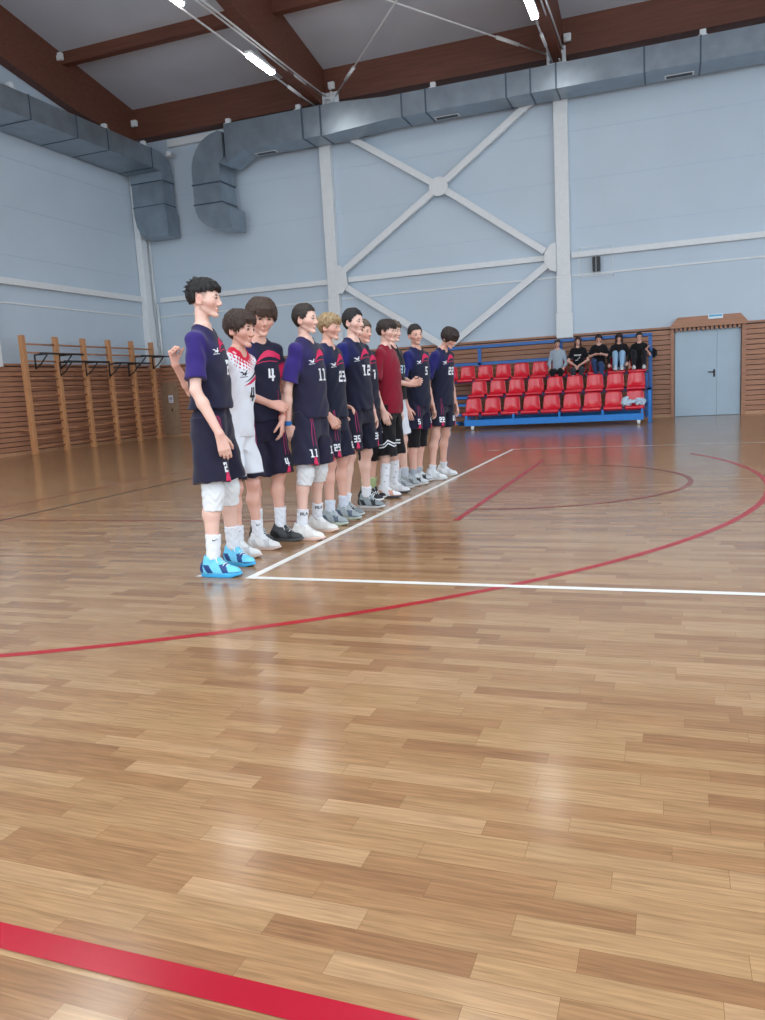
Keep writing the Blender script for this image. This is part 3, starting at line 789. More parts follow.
def body(sp):
    """Continuous body surface: torso, neck, head, arms with hands, legs, feet."""
    s, g = sp['s'], sp.get('g', .95)
    O, M = torso_frame(sp); S = Sdf()
    S.loft(O, M, np.array(TZ)*s, np.array(TCX)*s, np.array(TA)*s*g, np.array(TB)*s*g, .03)
    tp = lambda x, y, z: O+M@(np.array([x, y, z])*s)
    C, HM = sp['head'], sp['HM']
    hp = lambda x, y, z: C+HM@(np.array([x, y, z])*s)
    S.cap(tp(-.02, 0, .56), hp(-.026, 0, -.07), .047*s*g, .044*s*g, .025); S.cap(hp(-.026, 0, -.07), hp(-.022, 0, -.02), .044*s*g, .044*s, .012)
    for i, sd in enumerate((-1, 1)):
        sh, el, wr = sp['arms'][i]
        S.cap(tp(-.018, sd*.03, .57), sh+M@V(-.004, 0, .0)*s, .045*s, .040*s, .03)
        S.cap(sh, sh*.6+el*.4, .048*s*g, .042*s*g, .03); S.cap(sh*.6+el*.4, el, .042*s*g, .034*s*g, .02)
        m = el*.7+wr*.3; S.cap(el, m, .034*s*g, .037*s*g, .02); S.cap(m, wr, .037*s*g, .0245*s, .02)
        hd, hn, cu = sp['hands'][i]
        S.cap(wr, wr+nrm(hd)*.02*s, .025*s, .02*s, .015)
        finger_prims(S, wr+nrm(hd)*.012*s, hd, hn, -sd, s, cu)
        hip, kn, an, fy = sp['legs'][i]
        S.cap(hip, kn*.5+hip*.5, .088*s*g, .073*s*g, .04); S.cap(kn*.5+hip*.5, kn, .073*s*g, .053*s*g, .03)
        sh_ = an-kn; f = rotm(fy)[:, 0]; f = nrm(f-nrm(sh_)*(f@nrm(sh_)))
        S.ell(kn+f*.022*s, V(.03, .03, .036)*s, None, .03)
        c = kn+sh_*.3-f*.014*s; S.cap(kn, c, .05*s*g, .054*s*g, .03); S.cap(c, an+(kn-an)*.18, .054*s*g, .037*s*g, .03); S.cap(an+(kn-an)*.2, an, .037*s*g, .036*s, .02)
        fm = rotm(fy); S.cap(an+fm@V(-.03, 0, -.05)*s, an+fm@V(.11, 0, -.065)*s, .03*s, .022*s, .02)
    head_prims(S, C, HM, s, sp.get('hs', 1.))
    P, F = S.mesh(sp['vs'])
    # skin colours: lips, cheeks, ears, knuckles and knees are ruddier
    base = np.array(sp.get('skin', srgb(220, 180, 164))); col = np.tile(base, (len(P), 1))
    q = (P-C)@HM/(s*sp.get('hs', 1.))
    red = np.array(srgb(206, 132, 120)); lip = np.array(srgb(196, 124, 116))
    near = lambda c, r: np.exp(-(((q-np.array(c))/np.array(r))**2).sum(1))
    col = mixc(base, red, np.clip(.55*near((.06, -.045, -.03), (.03, .025, .03))+.55*near((.06, .045, -.03), (.03, .025, .03))+.25*near((.11, 0, -.025), (.02, .015, .02))
        +.5*near((-.01, -.08, 0), (.03, .02, .04))+.5*near((-.01, .08, 0), (.03, .02, .04)), 0, 1))
    t = np.clip(1.0*near((.084, 0, -.0615), (.012, .018, .008)), 0, 1); col = col*(1-t[:, None])+lip*t[:, None]
    for i in (0, 1):
        kn = sp['legs'][i][1]; t = .35*np.exp(-(((P-kn)/(.06*s))**2).sum(1)); col = col*(1-t[:, None])+red*t[:, None]
        wr = sp['arms'][i][2]; t = .22*np.exp(-(((P-wr)/(.14*s))**2).sum(1)); col = col*(1-t[:, None])+red*t[:, None]
    if sp.get('fade'):                                             # clipped hair on the sides of the head
        fz = sstep(-.045, .05, q[:, 2]-.0*q[:, 0])*sstep(.045, .02, q[:, 0])*sp['fade']
        fz = fz*(np.abs(q[:, 1]) < .0745)
        col = col*(1-fz[:, None])+np.array(sp['hair'])*1.3*fz[:, None]
    if sp.get('far'):
        for y in (-.031, .031):
            t = np.clip(1.5*near((.082, y, .006), (.014, .015, .008)), 0, 1); col = col*(1-t[:, None])+np.array((.03, .02, .018))*t[:, None]
            t = np.clip(1.2*near((.085, y, .026), (.015, .02, .006)), 0, 1); col = col*(1-t[:, None])+np.array(sp['hair'])*t[:, None]
    return np_mesh('body', P, F, m_skin, sp['root'], col)

def face_parts(sp):
    s = sp['s']*sp.get('hs', 1.); C, M = sp['head'], sp['HM']; pt = lambda x, y, z: C+M@(np.array([x, y, z])*s)
    bo = sp['body']
    for y in (-1, 1):
        bm = bmesh.new()
        bmesh.ops.create_uvsphere(bm, u_segments=14, v_segments=10, radius=1)
        for v in bm.verts:
            v.co = Vector(pt(.0755+.0125*v.co.x, y*.0315+.0135*v.co.y, .0062+.0066*v.co.z))
        me = bpy.data.meshes.new('eye'); 
        for f in bm.faces:
            q = M.T@(np.array(f.calc_center_median())-C)/s
            f.material_index = 1 if abs(q[1]-y*.0305) < .0072 and q[0] > .075 else 0
            f.smooth = True
        bm.to_mesh(me); bm.free(); me.materials.append(m_eyew); me.materials.append(m_iris)
        link('eye', me, sp['root'])
        S = Sdf(); bk = [pt(.0885, y*.012, .0235), pt(.0865, y*.029, .029), pt(.074, y*.049, .0235)]
        S.chain(bk, [.0034*s, .004*s, .0024*s], .003)
        S.chain([pt(.0835, y*.019, .0085), pt(.0865, y*.031, .0135), pt(.079, y*.044, .0075)], [.0018*s, .0026*s, .002*s], .002)
        P, F = S.mesh(.0022)
        np_mesh('eyebrow', P, F, m_hair, sp['root'], np.tile(np.array(sp.get('brow', sp['hair'])), (len(P), 1)))

def hair(sp):
    """Cap of hair over the cranium with many combed locks."""
    s = sp['s']*sp.get('hs', 1.); C, M = sp['head'], sp['HM']; h = sp['hairstyle']
    rg = random.Random(h.get('seed', 1)); S = Sdf()
    tt, ts = h.get('top', .02), h.get('side', .01)
    cen = np.array((-.014, 0, .036)); rad = np.array((.096+ts, .0755+ts, .086+tt))
    zf, zt, zs, zn = h.get('front', .07), h.get('temple', .03), h.get('sides', -.01), h.get('nape', -.06); ze = h.get('ear', .03)
    def zlim(az):
        az = np.abs(az)
        return np.interp(az, [0, 30, 48, 60, 68, 84, 90, 108, 116, 132, 180], [zf, zf*.9+zt*.1, zt, zt*.55+zs*.45, zs, zs, ze, ze, min(ze, zn*.45+.0), zn, zn])
    Ml = M; E = Sdf(); E.ell(C+M@(cen*s), rad*s, M); efn, lo, hi = E.p[0][0], E.p[0][1], E.p[0][2]
    def cap(x, y, z):
        d = efn(x, y, z)
        px, py, pz = x-f32(C[0]), y-f32(C[1]), z-f32(C[2])
        q = [(px*f32(M[0, i])+py*f32(M[1, i])+pz*f32(M[2, i]))/f32(s) for i in range(3)]
        az = np.degrees(np.arctan2(q[1], q[0]+f32(.01)))
        cutd = (zlim(az)-q[2])*f32(s*.8)
        hh = np.maximum(f32(.01)-np.abs(d-cutd), 0)/f32(.01)
        aw = np.arctan2(q[1], q[0]+f32(.03)); gr = np.sin(aw*46+4*np.sin(aw*11)+8*np.sin(q[2]*22))+.6*np.sin(aw*97+q[2]*30)
        return np.maximum(d, cutd)+hh*hh*f32(.0025)+f32(.0012)*gr.astype(f32)
    S.add(cap, lo, hi, .01)
    n = int(h.get('n', 150)*2.4); lk = h.get('lock', .0075)*.62; mess = h.get('mess', .25); lift = h.get('lift', .004)*.55
    fr = h.get('fringe', 0)
    for i in range(n):
        az = rg.uniform(-180, 180)
        top = rg.random() < .5
        el0 = rg.uniform(48, 85) if top else rg.uniform(5, 50)
        zl = float(zlim(az))
        def surf(a, e, out=0.):
            e = R(e); a = R(a); u = np.array((math.cos(e)*math.cos(a), math.cos(e)*math.sin(a), math.sin(e)))
            p = cen+u*(rad+out); return p
        el1 = el0-rg.uniform(30, 60)*h.get('len', 1.)
        az1 = az+rg.uniform(-30, 30)*mess+h.get('sweep', 0)*(1 if abs(az) < 100 else .3)
        p0 = surf(az, el0, -.004); p2 = surf(az1, el1, lift*rg.uniform(-.3, 1.2)); p1 = surf((az+az1)/2, (el0+el1)/2, lift*.8)
        lim = zl-rg.uniform(-.006, .010)*(1+2*mess)*h.get('rag', 1.)
        if p2[2] < lim:
            f = (p1[2]-lim)/max(1e-4, p1[2]-p2[2])
            if f < .1: continue
            p2 = p1+(p2-p1)*min(1, f)
        r = lk*rg.uniform(.8, 1.3)*s
        W = lambda p: C+M@(p*s)
        S.chain([W(p0), W(p1), W(p2)], [r*.8, r, r*.35], .004)
    for i in range(int(h.get('tuft', 0))):                          # loose tufts standing off the back and crown
        az = rg.uniform(110, 250); el = rg.uniform(10, 75); a, e = R(az), R(el)
        u = np.array((math.cos(e)*math.cos(a), math.cos(e)*math.sin(a), math.sin(e)))
        p0 = cen+u*rad*.97; p1 = p0+u*rg.uniform(.012, .026)+np.array((-.012, rg.uniform(-.01, .01), -.006))
        S.chain([C+M@(p0*s), C+M@(p1*s)], [.009*s, .0025*s], .005)
    for i in range(int(h.get('fringe_n', 0))):                      # fringe hanging over the forehead
        y = rg.uniform(-1, 1)*.062; a = math.asin(max(-1, min(1, y/.078)))
        x = -.014+(.096+ts)*math.cos(a)
        zz = h['fringe']+rg.uniform(-.008, .012)
        p = [(x*.8, y*.9, .1+tt*.5), (x+.008, y, .075), (x+.010-.25*max(0, .03-zz), y+h.get('sweepy', .006)*rg.uniform(.3, 1.5), zz)]
        S.chain([C+M@(np.array(k)*s) for k in p], [.008*s, .0085*s, .003*s], .005)
    for pts, rs in h.get('extra', []):
        S.chain([C+M@(np.array(k)*s) for k in pts], [r*s for r in rs], .012)
    P, F = S.mesh(h.get('vs', .0036))
    c0 = np.array(sp['hair']);     q = (P-C)@M/s
    aw = np.arctan2(q[:, 1], q[:, 0]+.03); v = .5+.3*np.sin(aw*61+5*np.sin(aw*13)+9*np.sin(q[:, 2]*22))+.2*np.sin(aw*137+q[:, 2]*40)
    col = c0*(.7+.6*v[:, None])
    if 'tip' in sp:
        t = sstep(.3, .9, v)*sstep(.0, .1, q[:, 2])*.7; col = col*(1-t[:, None])+np.array(sp['tip'])*t[:, None]
    return np_mesh('hair', P, F, m_hair, sp['root'], col)

# ------------------------------------------------------------------ clothes
def wrinkle(D, x, y, z, O, M, s, amp, seed=0):
    px, py, pz = x-f32(O[0]), y-f32(O[1]), z-f32(O[2])
    q = [px*f32(M[0, i])+py*f32(M[1, i])+pz*f32(M[2, i]) for i in range(3)]
    w = np.sin(q[2]*34+q[1]*18*np.sin(seed+1.7)+4*np.sin(q[1]*11+q[0]*14+seed))*np.sin(q[0]*21-q[2]*9+seed*2)
    w2 = np.sin(q[1]*47+q[0]*31+3*np.sin(q[2]*8+seed))*.5
    return D-f32(amp)*(w+w2*np.clip(.3-q[2], 0, .5)*2).astype(f32)

def shirt(sp, c):
    """c: hem (torso z), loose, sleeve fraction, colour function, neck radius."""
    s, g = sp['s'], sp.get('g', .95); O, M = torso_frame(sp); S = Sdf()
    tp = lambda x, y, z: O+M@(np.array([x, y, z])*s)
    zs = np.array([c['hem'], .05, .16, .28, .40, .48, .535, .575, .60])
    zs[1] = max(zs[1], c['hem']+.02)
    e = c.get('loose', .02)
    a = np.array([.110, .110, .104, .107, .113, .102, .080, .064, .055])*g+e*np.array([1.2, 1.2, 1.1, .9, .55, .45, .4, .3, .2])
    b = np.array([.154, .153, .142, .144, .156, .159, .140, .09, .064])*g+e*np.array([1.1, 1., 1., .9, .6, .45, .4, .3, .2])
    cx = np.array([.006, .006, .006, .006, .002, -.006, -.014, -.018, -.018])
    S.loft(O, M, zs*s, cx*s, a*s, b*s, .03, 2.3)
    for i, sd in enumerate((-1, 1)):
        sh, el, wr = sp['arms'][i]
        S.cap(tp(-.018, sd*.045, .562), sh+M@V(-.004, 0, -.002)*s, .050*s, .049*s, .04)
        f = c.get('sleeve', .68)
        if f <= 1: S.cap(sh, sh+(el-sh)*.36, .053*s, .057*s, .03); S.cone(sh+(el-sh)*.25, sh+(el-sh)*f, .0553*s, (c.get('sleeve_r', .072)-.010)*s, .006)
        else:
            S.cap(sh, el, .062*s*g, .052*s, .03); S.cap(el, el+(wr-el)*(f-1), .052*s, .036*s, .025)
    nr = c.get('neck', .058)
    nb, nt = tp(-.03, 0, .53), tp(.035, 0, .66)
    S.cap(tp(-.012, 0, .572), tp(.03, 0, .7), nr*s, (nr+.025)*s, .008, 's')
    amp = c.get('wr', .0055)
    S.cut(lambda D, x, y, z: wrinkle(D, x, y, z, O, M, s, amp, c.get('seed', 0)))
    P, F = S.mesh(sp['vs'])
    q = (P-O)@M/s
    col = c['dye'](q, sp, P)
    o = np_mesh('shirt', P, F, m_cloth, sp['root'], col)
    sp['shirt_bvh'] = BVHTree.FromPolygons([tuple(v) for v in P], [tuple(map(int, f)) for f in F])
    return o

def shorts(sp, c):
    s, g = sp['s'], sp.get('g', .95); O, M = torso_frame(sp); S = Sdf()
    zs = np.array([-.13, -.06, .03, .12, .2]); e = c.get('loose', .02)*.7
    S.loft(O, M, zs*s, np.array([0, -.004, -.002, .004, .004])*s, (np.array([.09, .104, .104, .094, .09])*g+e*.6)*s, (np.array([.13, .158, .152, .135, .13])*g+e*.6)*s, .03, 2.2)
    for i, sd in enumerate((-1, 1)):
        hip, kn, an, fy = sp['legs'][i]
        f = c['len']
        if f <= 1.4:
            d = kn-hip
            b = hip+d*min(f, 1)+(nrm(an-kn)*np.linalg.norm(d)*(f-1) if f > 1 else 0)
            S.cone(hip+V(0, -sd*.004, .06)*s, b+V(.004, sd*.010, 0)*s, .088*s*g, (c.get('hem_r', .108)-.004)*s, .06, c.get('sx', 1.1))
        else:                                                     # long trousers
            S.cap(hip, kn, .1*s*g, .07*s, .03); S.cap(kn, kn+(an-kn)*(f-1), .07*s, .052*s, .03)
    amp = c.get('wr', .005)
    S.cut(lambda D, x, y, z: wrinkle(D, x, y, z, O, M, s, amp, c.get('seed', 5)))
    if 'top' in c:
        n = M[:, 2]; off = O+n*c['top']*s
        S.cut(lambda D, x, y, z: np.maximum(D, ((x-f32(off[0]))*f32(n[0])+(y-f32(off[1]))*f32(n[1])+(z-f32(off[2]))*f32(n[2]))))
    P, F = S.mesh(sp['vs'])
    col = c['dye']((P-O)@M/s, sp, P)
    o = np_mesh('shorts' if c['len'] <= 1.4 else 'trousers', P, F, m_cloth, sp['root'], col)
    sp['shorts_bvh'] = BVHTree.FromPolygons([tuple(v) for v in P], [tuple(map(int, f)) for f in F])
    return o

def flat(c): return lambda q, sp, P: np.tile(np.array(c), (len(P), 1))

def sleeve_on(name, a, b, ra, rb, colr, sp, vs=None, bulge=0.):
    S = Sdf(); S.cone(a, b, ra, rb, .01)
    if bulge: m = (np.asarray(a)+np.asarray(b))/2; S.ell(m+V(.02, 0, 0)*sp['s'], V(bulge, bulge*.9, bulge*1.3), None, .03)
    S.cut(lambda D, x, y, z: D-f32(.0016)*np.sin(z*120+3*np.sin(x*60+y*40)).astype(f32))
    P, F = S.mesh(vs or min(sp['vs'], .006))
    return np_mesh(name, P, F, m_cloth, sp['root'], np.tile(np.array(colr), (len(P), 1)))

def leg_pt(sp, i, t):
    hip, kn, an, fy = sp['legs'][i]; return kn+(an-kn)*t
def knee_pad(sp, i, colr, t0=-.14, t1=.2, r=.066):
    hip, kn, an, fy = sp['legs'][i]; s, g = sp['s'], max(.96, sp.get('g', .95))
    a = kn+nrm(hip-kn)*(-t0)*.4*s*1.1; b = kn+(an-kn)*t1
    o = sleeve_on('knee_pad', a, b, (r+.008)*s*g, r*s*g, colr, sp, bulge=.062*s)
    return o
def sock(sp, i, colr, top=.45, bottom=.95, r0=.052, r1=.042):
    s, g = sp['s'], sp.get('g', .95)
    return sleeve_on('sock', leg_pt(sp, i, top), leg_pt(sp, i, bottom), r0*s*g, r1*s, colr, sp)

def shoe(sp, i, upper, sole_c, acc=None, name='shoe', laces=True):
    """Trainer with shaped sole, upper, collar, tongue and laces."""
    hip, kn, an, fy = sp['legs'][i]; s = sp['s']; fm = rotm(fy)
    O = np.array((an[0], an[1], an[2]-.095*s)); pt = lambda x, y, z: O+fm@(np.array([x*.93, y, z])*s)
    sd = -1 if i == 0 else 1
    S = Sdf(); E = lambda c, r, k=.02, op='u': S.ell(pt(*c), np.array(r)*s, fm, k*s, op)
    E((-.045, 0, .05), (.055, .037, .05)); E((.02, 0, .05), (.085, .041, .054), .03); E((.105, -sd*.004, .034), (.088, .044, .038), .03)
    S.cap(pt(-.035, 0, .07), pt(-.02, 0, .112), .044*s, .044*s, .02); S.cap(pt(.045, 0, .078), pt(.018, 0, .122), .032*s, .024*s, .02)
    S.cap(pt(-.018, 0, .125), pt(-.012, 0, .17), .034*s, .036*s, .004, 's')
    S.cut(lambda D, x, y, z: np.maximum(D, f32(O[2]+.022*s)-z+x*0))
    vs = min(sp['vs'], .005)
    P, F = S.mesh(vs); q = (P-O)@fm/s
    col = np.tile(np.array(upper), (len(P), 1))
    if acc is not None:
        st = ((np.sin(q[:, 0]*58+q[:, 2]*30+1.) > .35) & (q[:, 2] > .03) & (q[:, 2] < .085) & (q[:, 0] > -.06) & (q[:, 0] < .12)) | ((q[:, 0] < -.055) & (q[:, 2] > .03)) | (q[:, 2] < .034) & (q[:, 0] > .12)
        col[st] = np.array(acc)
    o = np_mesh(name, P, F, m_shoe, sp['root'], col)
    # sole
    n = 48; ol = []
    for k in range(n):
        a = 2*math.pi*k/n; x = .055+.152*math.cos(a)
        w = np.interp(x, [-.1, -.06, 0, .05, .12, .17, .207], [.030, .038, .036, .038, .049, .046, .03])
        y = math.sin(a)*w*(1-.06*math.cos(a))*(1/max(.6, abs(math.sin(a))**.25) if abs(math.sin(a)) > .05 else 1)
        ol.append((x, y*.98-sd*.004*max(0, x/.2)))
    bm = bmesh.new()
    rings = []
    for z, e in ((.0, .93), (.004, 1.), (.022, 1.03), (.03, 1.0), (.032, .9)):
        rings.append([bm.verts.new(Vector(pt(.055+(x-.055)*e, y*e, z+max(0, (x-.15))*.25*(z < .01)+.012*(z > .02)*max(0, -x)/.1))) for x, y in ol])
    for a, b in zip(rings, rings[1:]):
        for k in range(n): bm.faces.new((a[k], a[(k+1) % n], b[(k+1) % n], b[k]))
    bm.faces.new(rings[0][::-1]); bm.faces.new(rings[-1])
    sm = mat('sole_%d_%d_%d' % tuple(int(c*255) for c in sole_c), sole_c, .5, noise=.04)
    obj('sole', bm, sm, o, smooth=True)
    if laces:
        bm = bmesh.new()
        for k in range(5):
            x = .036+k*.018; z = .118-k*.0105
            tube(bm, [pt(x-.004, -.026, z-.012), pt(x, -.012, z), pt(x+.004, .012, z), pt(x, .026, z-.012)], .0034*s, 6)
        for q_ in (-1, 1): tube(bm, [pt(.034, 0, .122), pt(.034, q_*.02, .124), pt(.045, q_*.034, .108), pt(.056, q_*.036, .094)], .003*s, 6)
        obj('laces', bm, m_lace, o, smooth=True)
    return o

# ------------------------------------------------------------------ prints on cloth
def text_polys(t, size, bold=.012):
    cu = bpy.data.curves.new('tmp', 'FONT'); cu.body = t; cu.size = size; cu.align_x = 'CENTER'; cu.align_y = 'CENTER'; cu.offset = bold*size/.1*.25; cu.resolution_u = 3
    ob = bpy.data.objects.new('tmp', cu); COL.objects.link(ob)
    bpy.context.view_layer.update()
    me = bpy.data.meshes.new_from_object(ob.evaluated_get(bpy.context.evaluated_depsgraph_get()))
    bm = bmesh.new(); bm.from_mesh(me)
    bpy.data.objects.remove(ob); bpy.data.curves.remove(cu); bpy.data.meshes.remove(me)
    return bm
def block_num(txt, h):
    """Athletic block numerals built from bars, h tall."""
    w, k = .54, .19                                                   # glyph width and stroke as fractions of the height
    T, Mi, B = (0, w, 1-k, 1), (0, w, .5-k/2, .5+k/2), (0, w, 0, k)
    UL, UR, LL, LR = (0, k, .4, 1), (w-k, w, .4, 1), (0, k, 0, .6), (w-k, w, 0, .6)
    G = {'1': [(w/2-k/2, w/2+k/2, 0, 1), (w/2-.24, w/2+.24, 0, .13), (w/2-.24, w/2, .84, 1)], '2': [T, UR, Mi, LL, B, (0, k, .7, 1)], '3': [T, UR, Mi, LR, B],
         '4': [(0, k*.9, .34, 1), (0, w+.06, .26, .26+k*.9), (w-k-.06, w-.06, 0, 1)], '5': [T, UL, Mi, LR, B], '7': [T, (w-k, w, .45, 1), (w-k-.1, w-.1, .2, .6), (w-k-.16, w-.16, 0, .3)], '9': [T, UL, UR, Mi, LR, B]}
    n = len(txt); adv = w+.14; x0 = -(n*adv-.14)/2; out = []
    for i, ch in enumerate(txt):
        for a, b, c, d in G[ch]:
            out.append([((x0+i*adv+x)*h, (y-.5)*h) for x, y in ((a, c), (b, c), (b, d), (a, d))])
    return out
def poly_bm(polys):
    bm = bmesh.new()
    for p in polys:
        vs = [bm.verts.new((x, y, 0)) for x, y in p]; bm.faces.new(vs)
    return bm
def stamp(name, bm, m, parent, bvh, O, U, W, lift=.003, maxlen=.016):
    """Press a flat design onto a surface: u along U, v along W, cast against the cloth from U x W."""
    bmesh.ops.triangulate(bm, faces=bm.faces[:])
    for it in range(6):
        es = [e for e in bm.edges if e.calc_length() > maxlen]
        if not es: break
        bmesh.ops.subdivide_edges(bm, edges=es, cuts=1); bmesh.ops.triangulate(bm, faces=[f for f in bm.faces if len(f.verts) > 3])
    U = Vector(nrm(U)); W = Vector(nrm(W)); N = U.cross(W).normalized(); O = Vector(O); bad = []
    for v in bm.verts:
        p = O+U*v.co.x+W*v.co.y
        hit, nn, i, dist = bvh.ray_cast(p+N*.35, -N, .7)
        if hit is None: bad.append(v); continue
        v.co = hit+N*lift
    if bad: bmesh.ops.delete(bm, geom=bad, context='VERTS')
    if not bm.faces: bm.free(); return None
    return obj(name, bm, m, parent, smooth=True)

# running-bird style chest mark and swoosh style sock mark, as drawn on the kit
BIRD = [[(-.045, .008), (-.02, .012), (-.004, .0), (.018, .022), (.03, .024), (.012, .002), (.03, .006), (.004, -.016), (-.008, -.008), (-.03, -.016), (-.014, -.002)],
        [(-.04, -.024), (.03, -.018), (.03, -.022), (-.04, -.029)]]
TICK = [[(-.02, .002), (-.014, -.006), (-.004, -.006), (.022, .008), (-.004, .0), (-.012, .0), (-.015, .006)]]

def kit(sp, shirt_o, shorts_o, num, snum, chest_wedge=True, wm=m_print):
    O, M = torso_frame(sp); s = sp['s']; fw, lf, up = M[:, 0], M[:, 1], M[:, 2]
    tp = lambda x, y, z: O+M@(np.array([x, y, z])*s)
    b = sp['shirt_bvh']; pz = sp.get('printz', 0)
    stamp('chest_logo', poly_bm([[(x*.85, y*.85) for x, y in q_] for q_ in BIRD]), wm, shirt_o, b, tp(.1, -.092, .425+pz), nrm(lf*.92+fw*.38), up)
    if num: stamp('number', poly_bm(block_num(num, .092*s)), wm, shirt_o, b, tp(.12, .005+sp.get('numy', 0), .325+pz+sp.get('numy', 0)*.3), lf, up)
    if chest_wedge:
        def band(pts, ws):
            out = []
            for (a_, wa), (b_, wb) in zip(zip(pts, ws), zip(pts[1:], ws[1:])):
                out.append([(a_[0], a_[1]-wa/2), (b_[0], b_[1]-wb/2), (b_[0], b_[1]+wb/2), (a_[0], a_[1]+wa/2)])
            return out
        ln = [(-.066, -.004), (-.045, .02), (-.02, .044), (.012, .064), (.05, .073), (.1, .064), (.15, .04)]
        stamp('chest_stripe', poly_bm(band(ln, [.006, .016, .028, .042, .05, .046, .04])), m_pink, shirt_o, b, tp(.1, -.0, .425+pz), lf, up)
        stamp('chest_piping', poly_bm(band([(-.058, -.006), (-.02, .010), (.05, .016), (.12, .008)], [.005]*4)), m_pink, shirt_o, b, tp(.1, -.0, .425+pz), lf, up)
        stamp('side_piping', poly_bm([[(0, -.16), (.006, -.16), (.004, .06), (-.002, .06)]]), m_dpink, shirt_o, b, tp(.1, .098, .16), lf, up)
    if shorts_o is not None and snum:
        for i, sd in ((0, -1), (1, 1)):
            hip, kn, an, fy = sp['legs'][i]; bs = sp['shorts_bvh']
            U = nrm(fw*.36+lf*.93) if i == 0 else nrm(lf*.95-fw*.3)
            c = hip+(kn-hip)*(sp['short_len']-.255)
            stamp('number', poly_bm(block_num(snum, .06*s)), wm, shorts_o, bs, c, U, up)
            c2 = hip+(kn-hip)*(sp['short_len']-.1)
            stamp('hem_flash', poly_bm([[(.0, .03), (.022, .034), (.028, -.034), (-.02, -.034)]]), m_pink, shorts_o, bs, c2, U, up)
            for dx in (.0, .035):
                stamp('piping', poly_bm([[(dx-.0035, .0), (dx+.0035, .0), (.02+.2*(dx-.02)+.003, .27), (.02+.2*(dx-.02)-.003, .27)]]), m_dpink, shorts_o, bs, c+up*.055*s, U, up)

def navy_dye(tone=(34, 33, 56), pur=(50, 36, 106), left_pink=True, blue=0.):
    n0 = np.array(srgb(*tone)); p0 = np.array(srgb(*pur)); pk = np.array(srgb(196, 32, 82)); bk = np.array(srgb(30, 30, 42))
    def f(q, sp, P):
        col = np.tile(n0, (len(P), 1))
        # dark lower chest, purple raglan sleeves with a speckled yoke
        yoke = sstep(.36, .50, q[:, 2])*sstep(.02, .14, -q[:, 1]+.02)*.55*(.75+.25*np.sin(q[:, 1]*400)*np.sin(q[:, 2]*420))
        slv = np.maximum(sstep(.118, .155, -q[:, 1]+np.maximum(0, q[:, 0])*-.35)*sstep(.32, .40, q[:, 2]), sstep(.172, .182, -q[:, 1])*sstep(.14, .18, q[:, 2]))
        if sp.get('arms') is not None:
            t = np.clip(yoke+slv, 0, 1)
            col = col*(1-t[:, None])+p0*t[:, None]
            sh_, el_ = sp['arms'][1][0], sp['arms'][1][1]; ab = el_-sh_; tt = np.clip(((P-sh_)@ab)/(ab@ab), 0, 1)
            da = np.linalg.norm(P-(sh_+tt[:, None]*ab), axis=1)/sp['s']; uu = nrm(ab)[1]*0+1
            lfm = np.maximum(sstep(.150, .160, q[:, 1]), sstep(.30, .38, tt)*sstep(.082, .076, da)*sstep(.118, .126, q[:, 1]))*sstep(.15, .2, q[:, 2]); pc = pk if left_pink else p0
            lowarm = sstep(.44, .40, q[:, 2]) if left_pink else np.ones(len(P))
            t = lfm*lowarm; col = col*(1-t[:, None])+pc*t[:, None]
        return col
    return f
# ------------------------------------------------------------------ the people
def person(label, group, base, yaw, H, z0=0., **k):
    """Set up a figure: joints are in its own frame (x forward, y left, z up)."""
    s = H/1.8
    root = empty('person', (base[0], base[1], z0), R(yaw))
    tag(root, label, 'person', group)
    sp = dict(s=s, root=root, vs=k.get('vs', .006), hair=k.get('hair', srgb(40, 32, 30)), **{a: b for a, b in k.items() if a in
        ('g', 'lean', 'side', 'twist', 'skin', 'fade', 'hs', 'tip', 'brow', 'far', 'hairstyle', 'numy', 'printz')})
    cy, sy = math.cos(R(yaw)), math.sin(R(yaw))
    def loc(p):                                                     # world -> own frame
        dx, dy = p[0]-base[0], p[1]-base[1]
        return V(dx*cy+dy*sy, -dx*sy+dy*cy, (p[2]-z0) if len(p) > 2 else 0)
    sp['loc'] = loc
    sp['pelvis'] = V(*k.get('pelvis', (0, 0, .95*s)))
    if 'sit' not in k: sp['pelvis'] = V(k.get('px', 0), k.get('py', 0), .95*s)
    O, M = torso_frame(sp); tp = lambda x, y, z: O+M@(np.array([x, y, z])*s)
    sp['HM'] = rotm(*k.get('headrot', (0, 0, 0)))
    sp['head'] = tp(-.018, 0, .60)+sp['HM']@(V(.03, 0, .138)*s)+V(*k.get('headoff', (0, 0, 0)))
    sp.setdefault('hs', .93)
    arms = []; hands = []
    for i, sd in enumerate((-1, 1)):
        sh = tp(-.012, sd*.155*k.get('sw', 1.), .51)
        a = k.get('arms', [None, None])[i] or {}
        el = V(*a['el']) if 'el' in a else sh+V(-.045, sd*.06, -.29)*s
        wr = V(*a['wr']) if 'wr' in a else el+V(.07, -sd*.01, -.25)*s
        arms.append((sh, el, wr))
        hands.append((V(*a['hd']) if 'hd' in a else V(.22, 0, -1), V(*a['hn']) if 'hn' in a else V(-.35, -sd, 0), a.get('curl', .32)))
    sp['arms'] = arms; sp['hands'] = hands
    legs = []
    for i, sd in enumerate((-1, 1)):
        hip = tp(0, sd*.088, -.035)
        if 'feet' in k:
            fx, fy_, fa = k['feet'][i]; an = loc((fx, fy_)); an[2] = .095*s; fa = fa-yaw
            kn = (hip+an)*.5+V(.022, sd*.004, .025)*s
        else:
            l = k['legs'][i]; kn = V(*l[0]); an = V(*l[1]); fa = l[2]
        legs.append((hip, kn, an, fa))
    sp['legs'] = legs
    sp['body'] = body(sp)
    if not k.get('far'): face_parts(sp)
    hair(sp)
    return sp

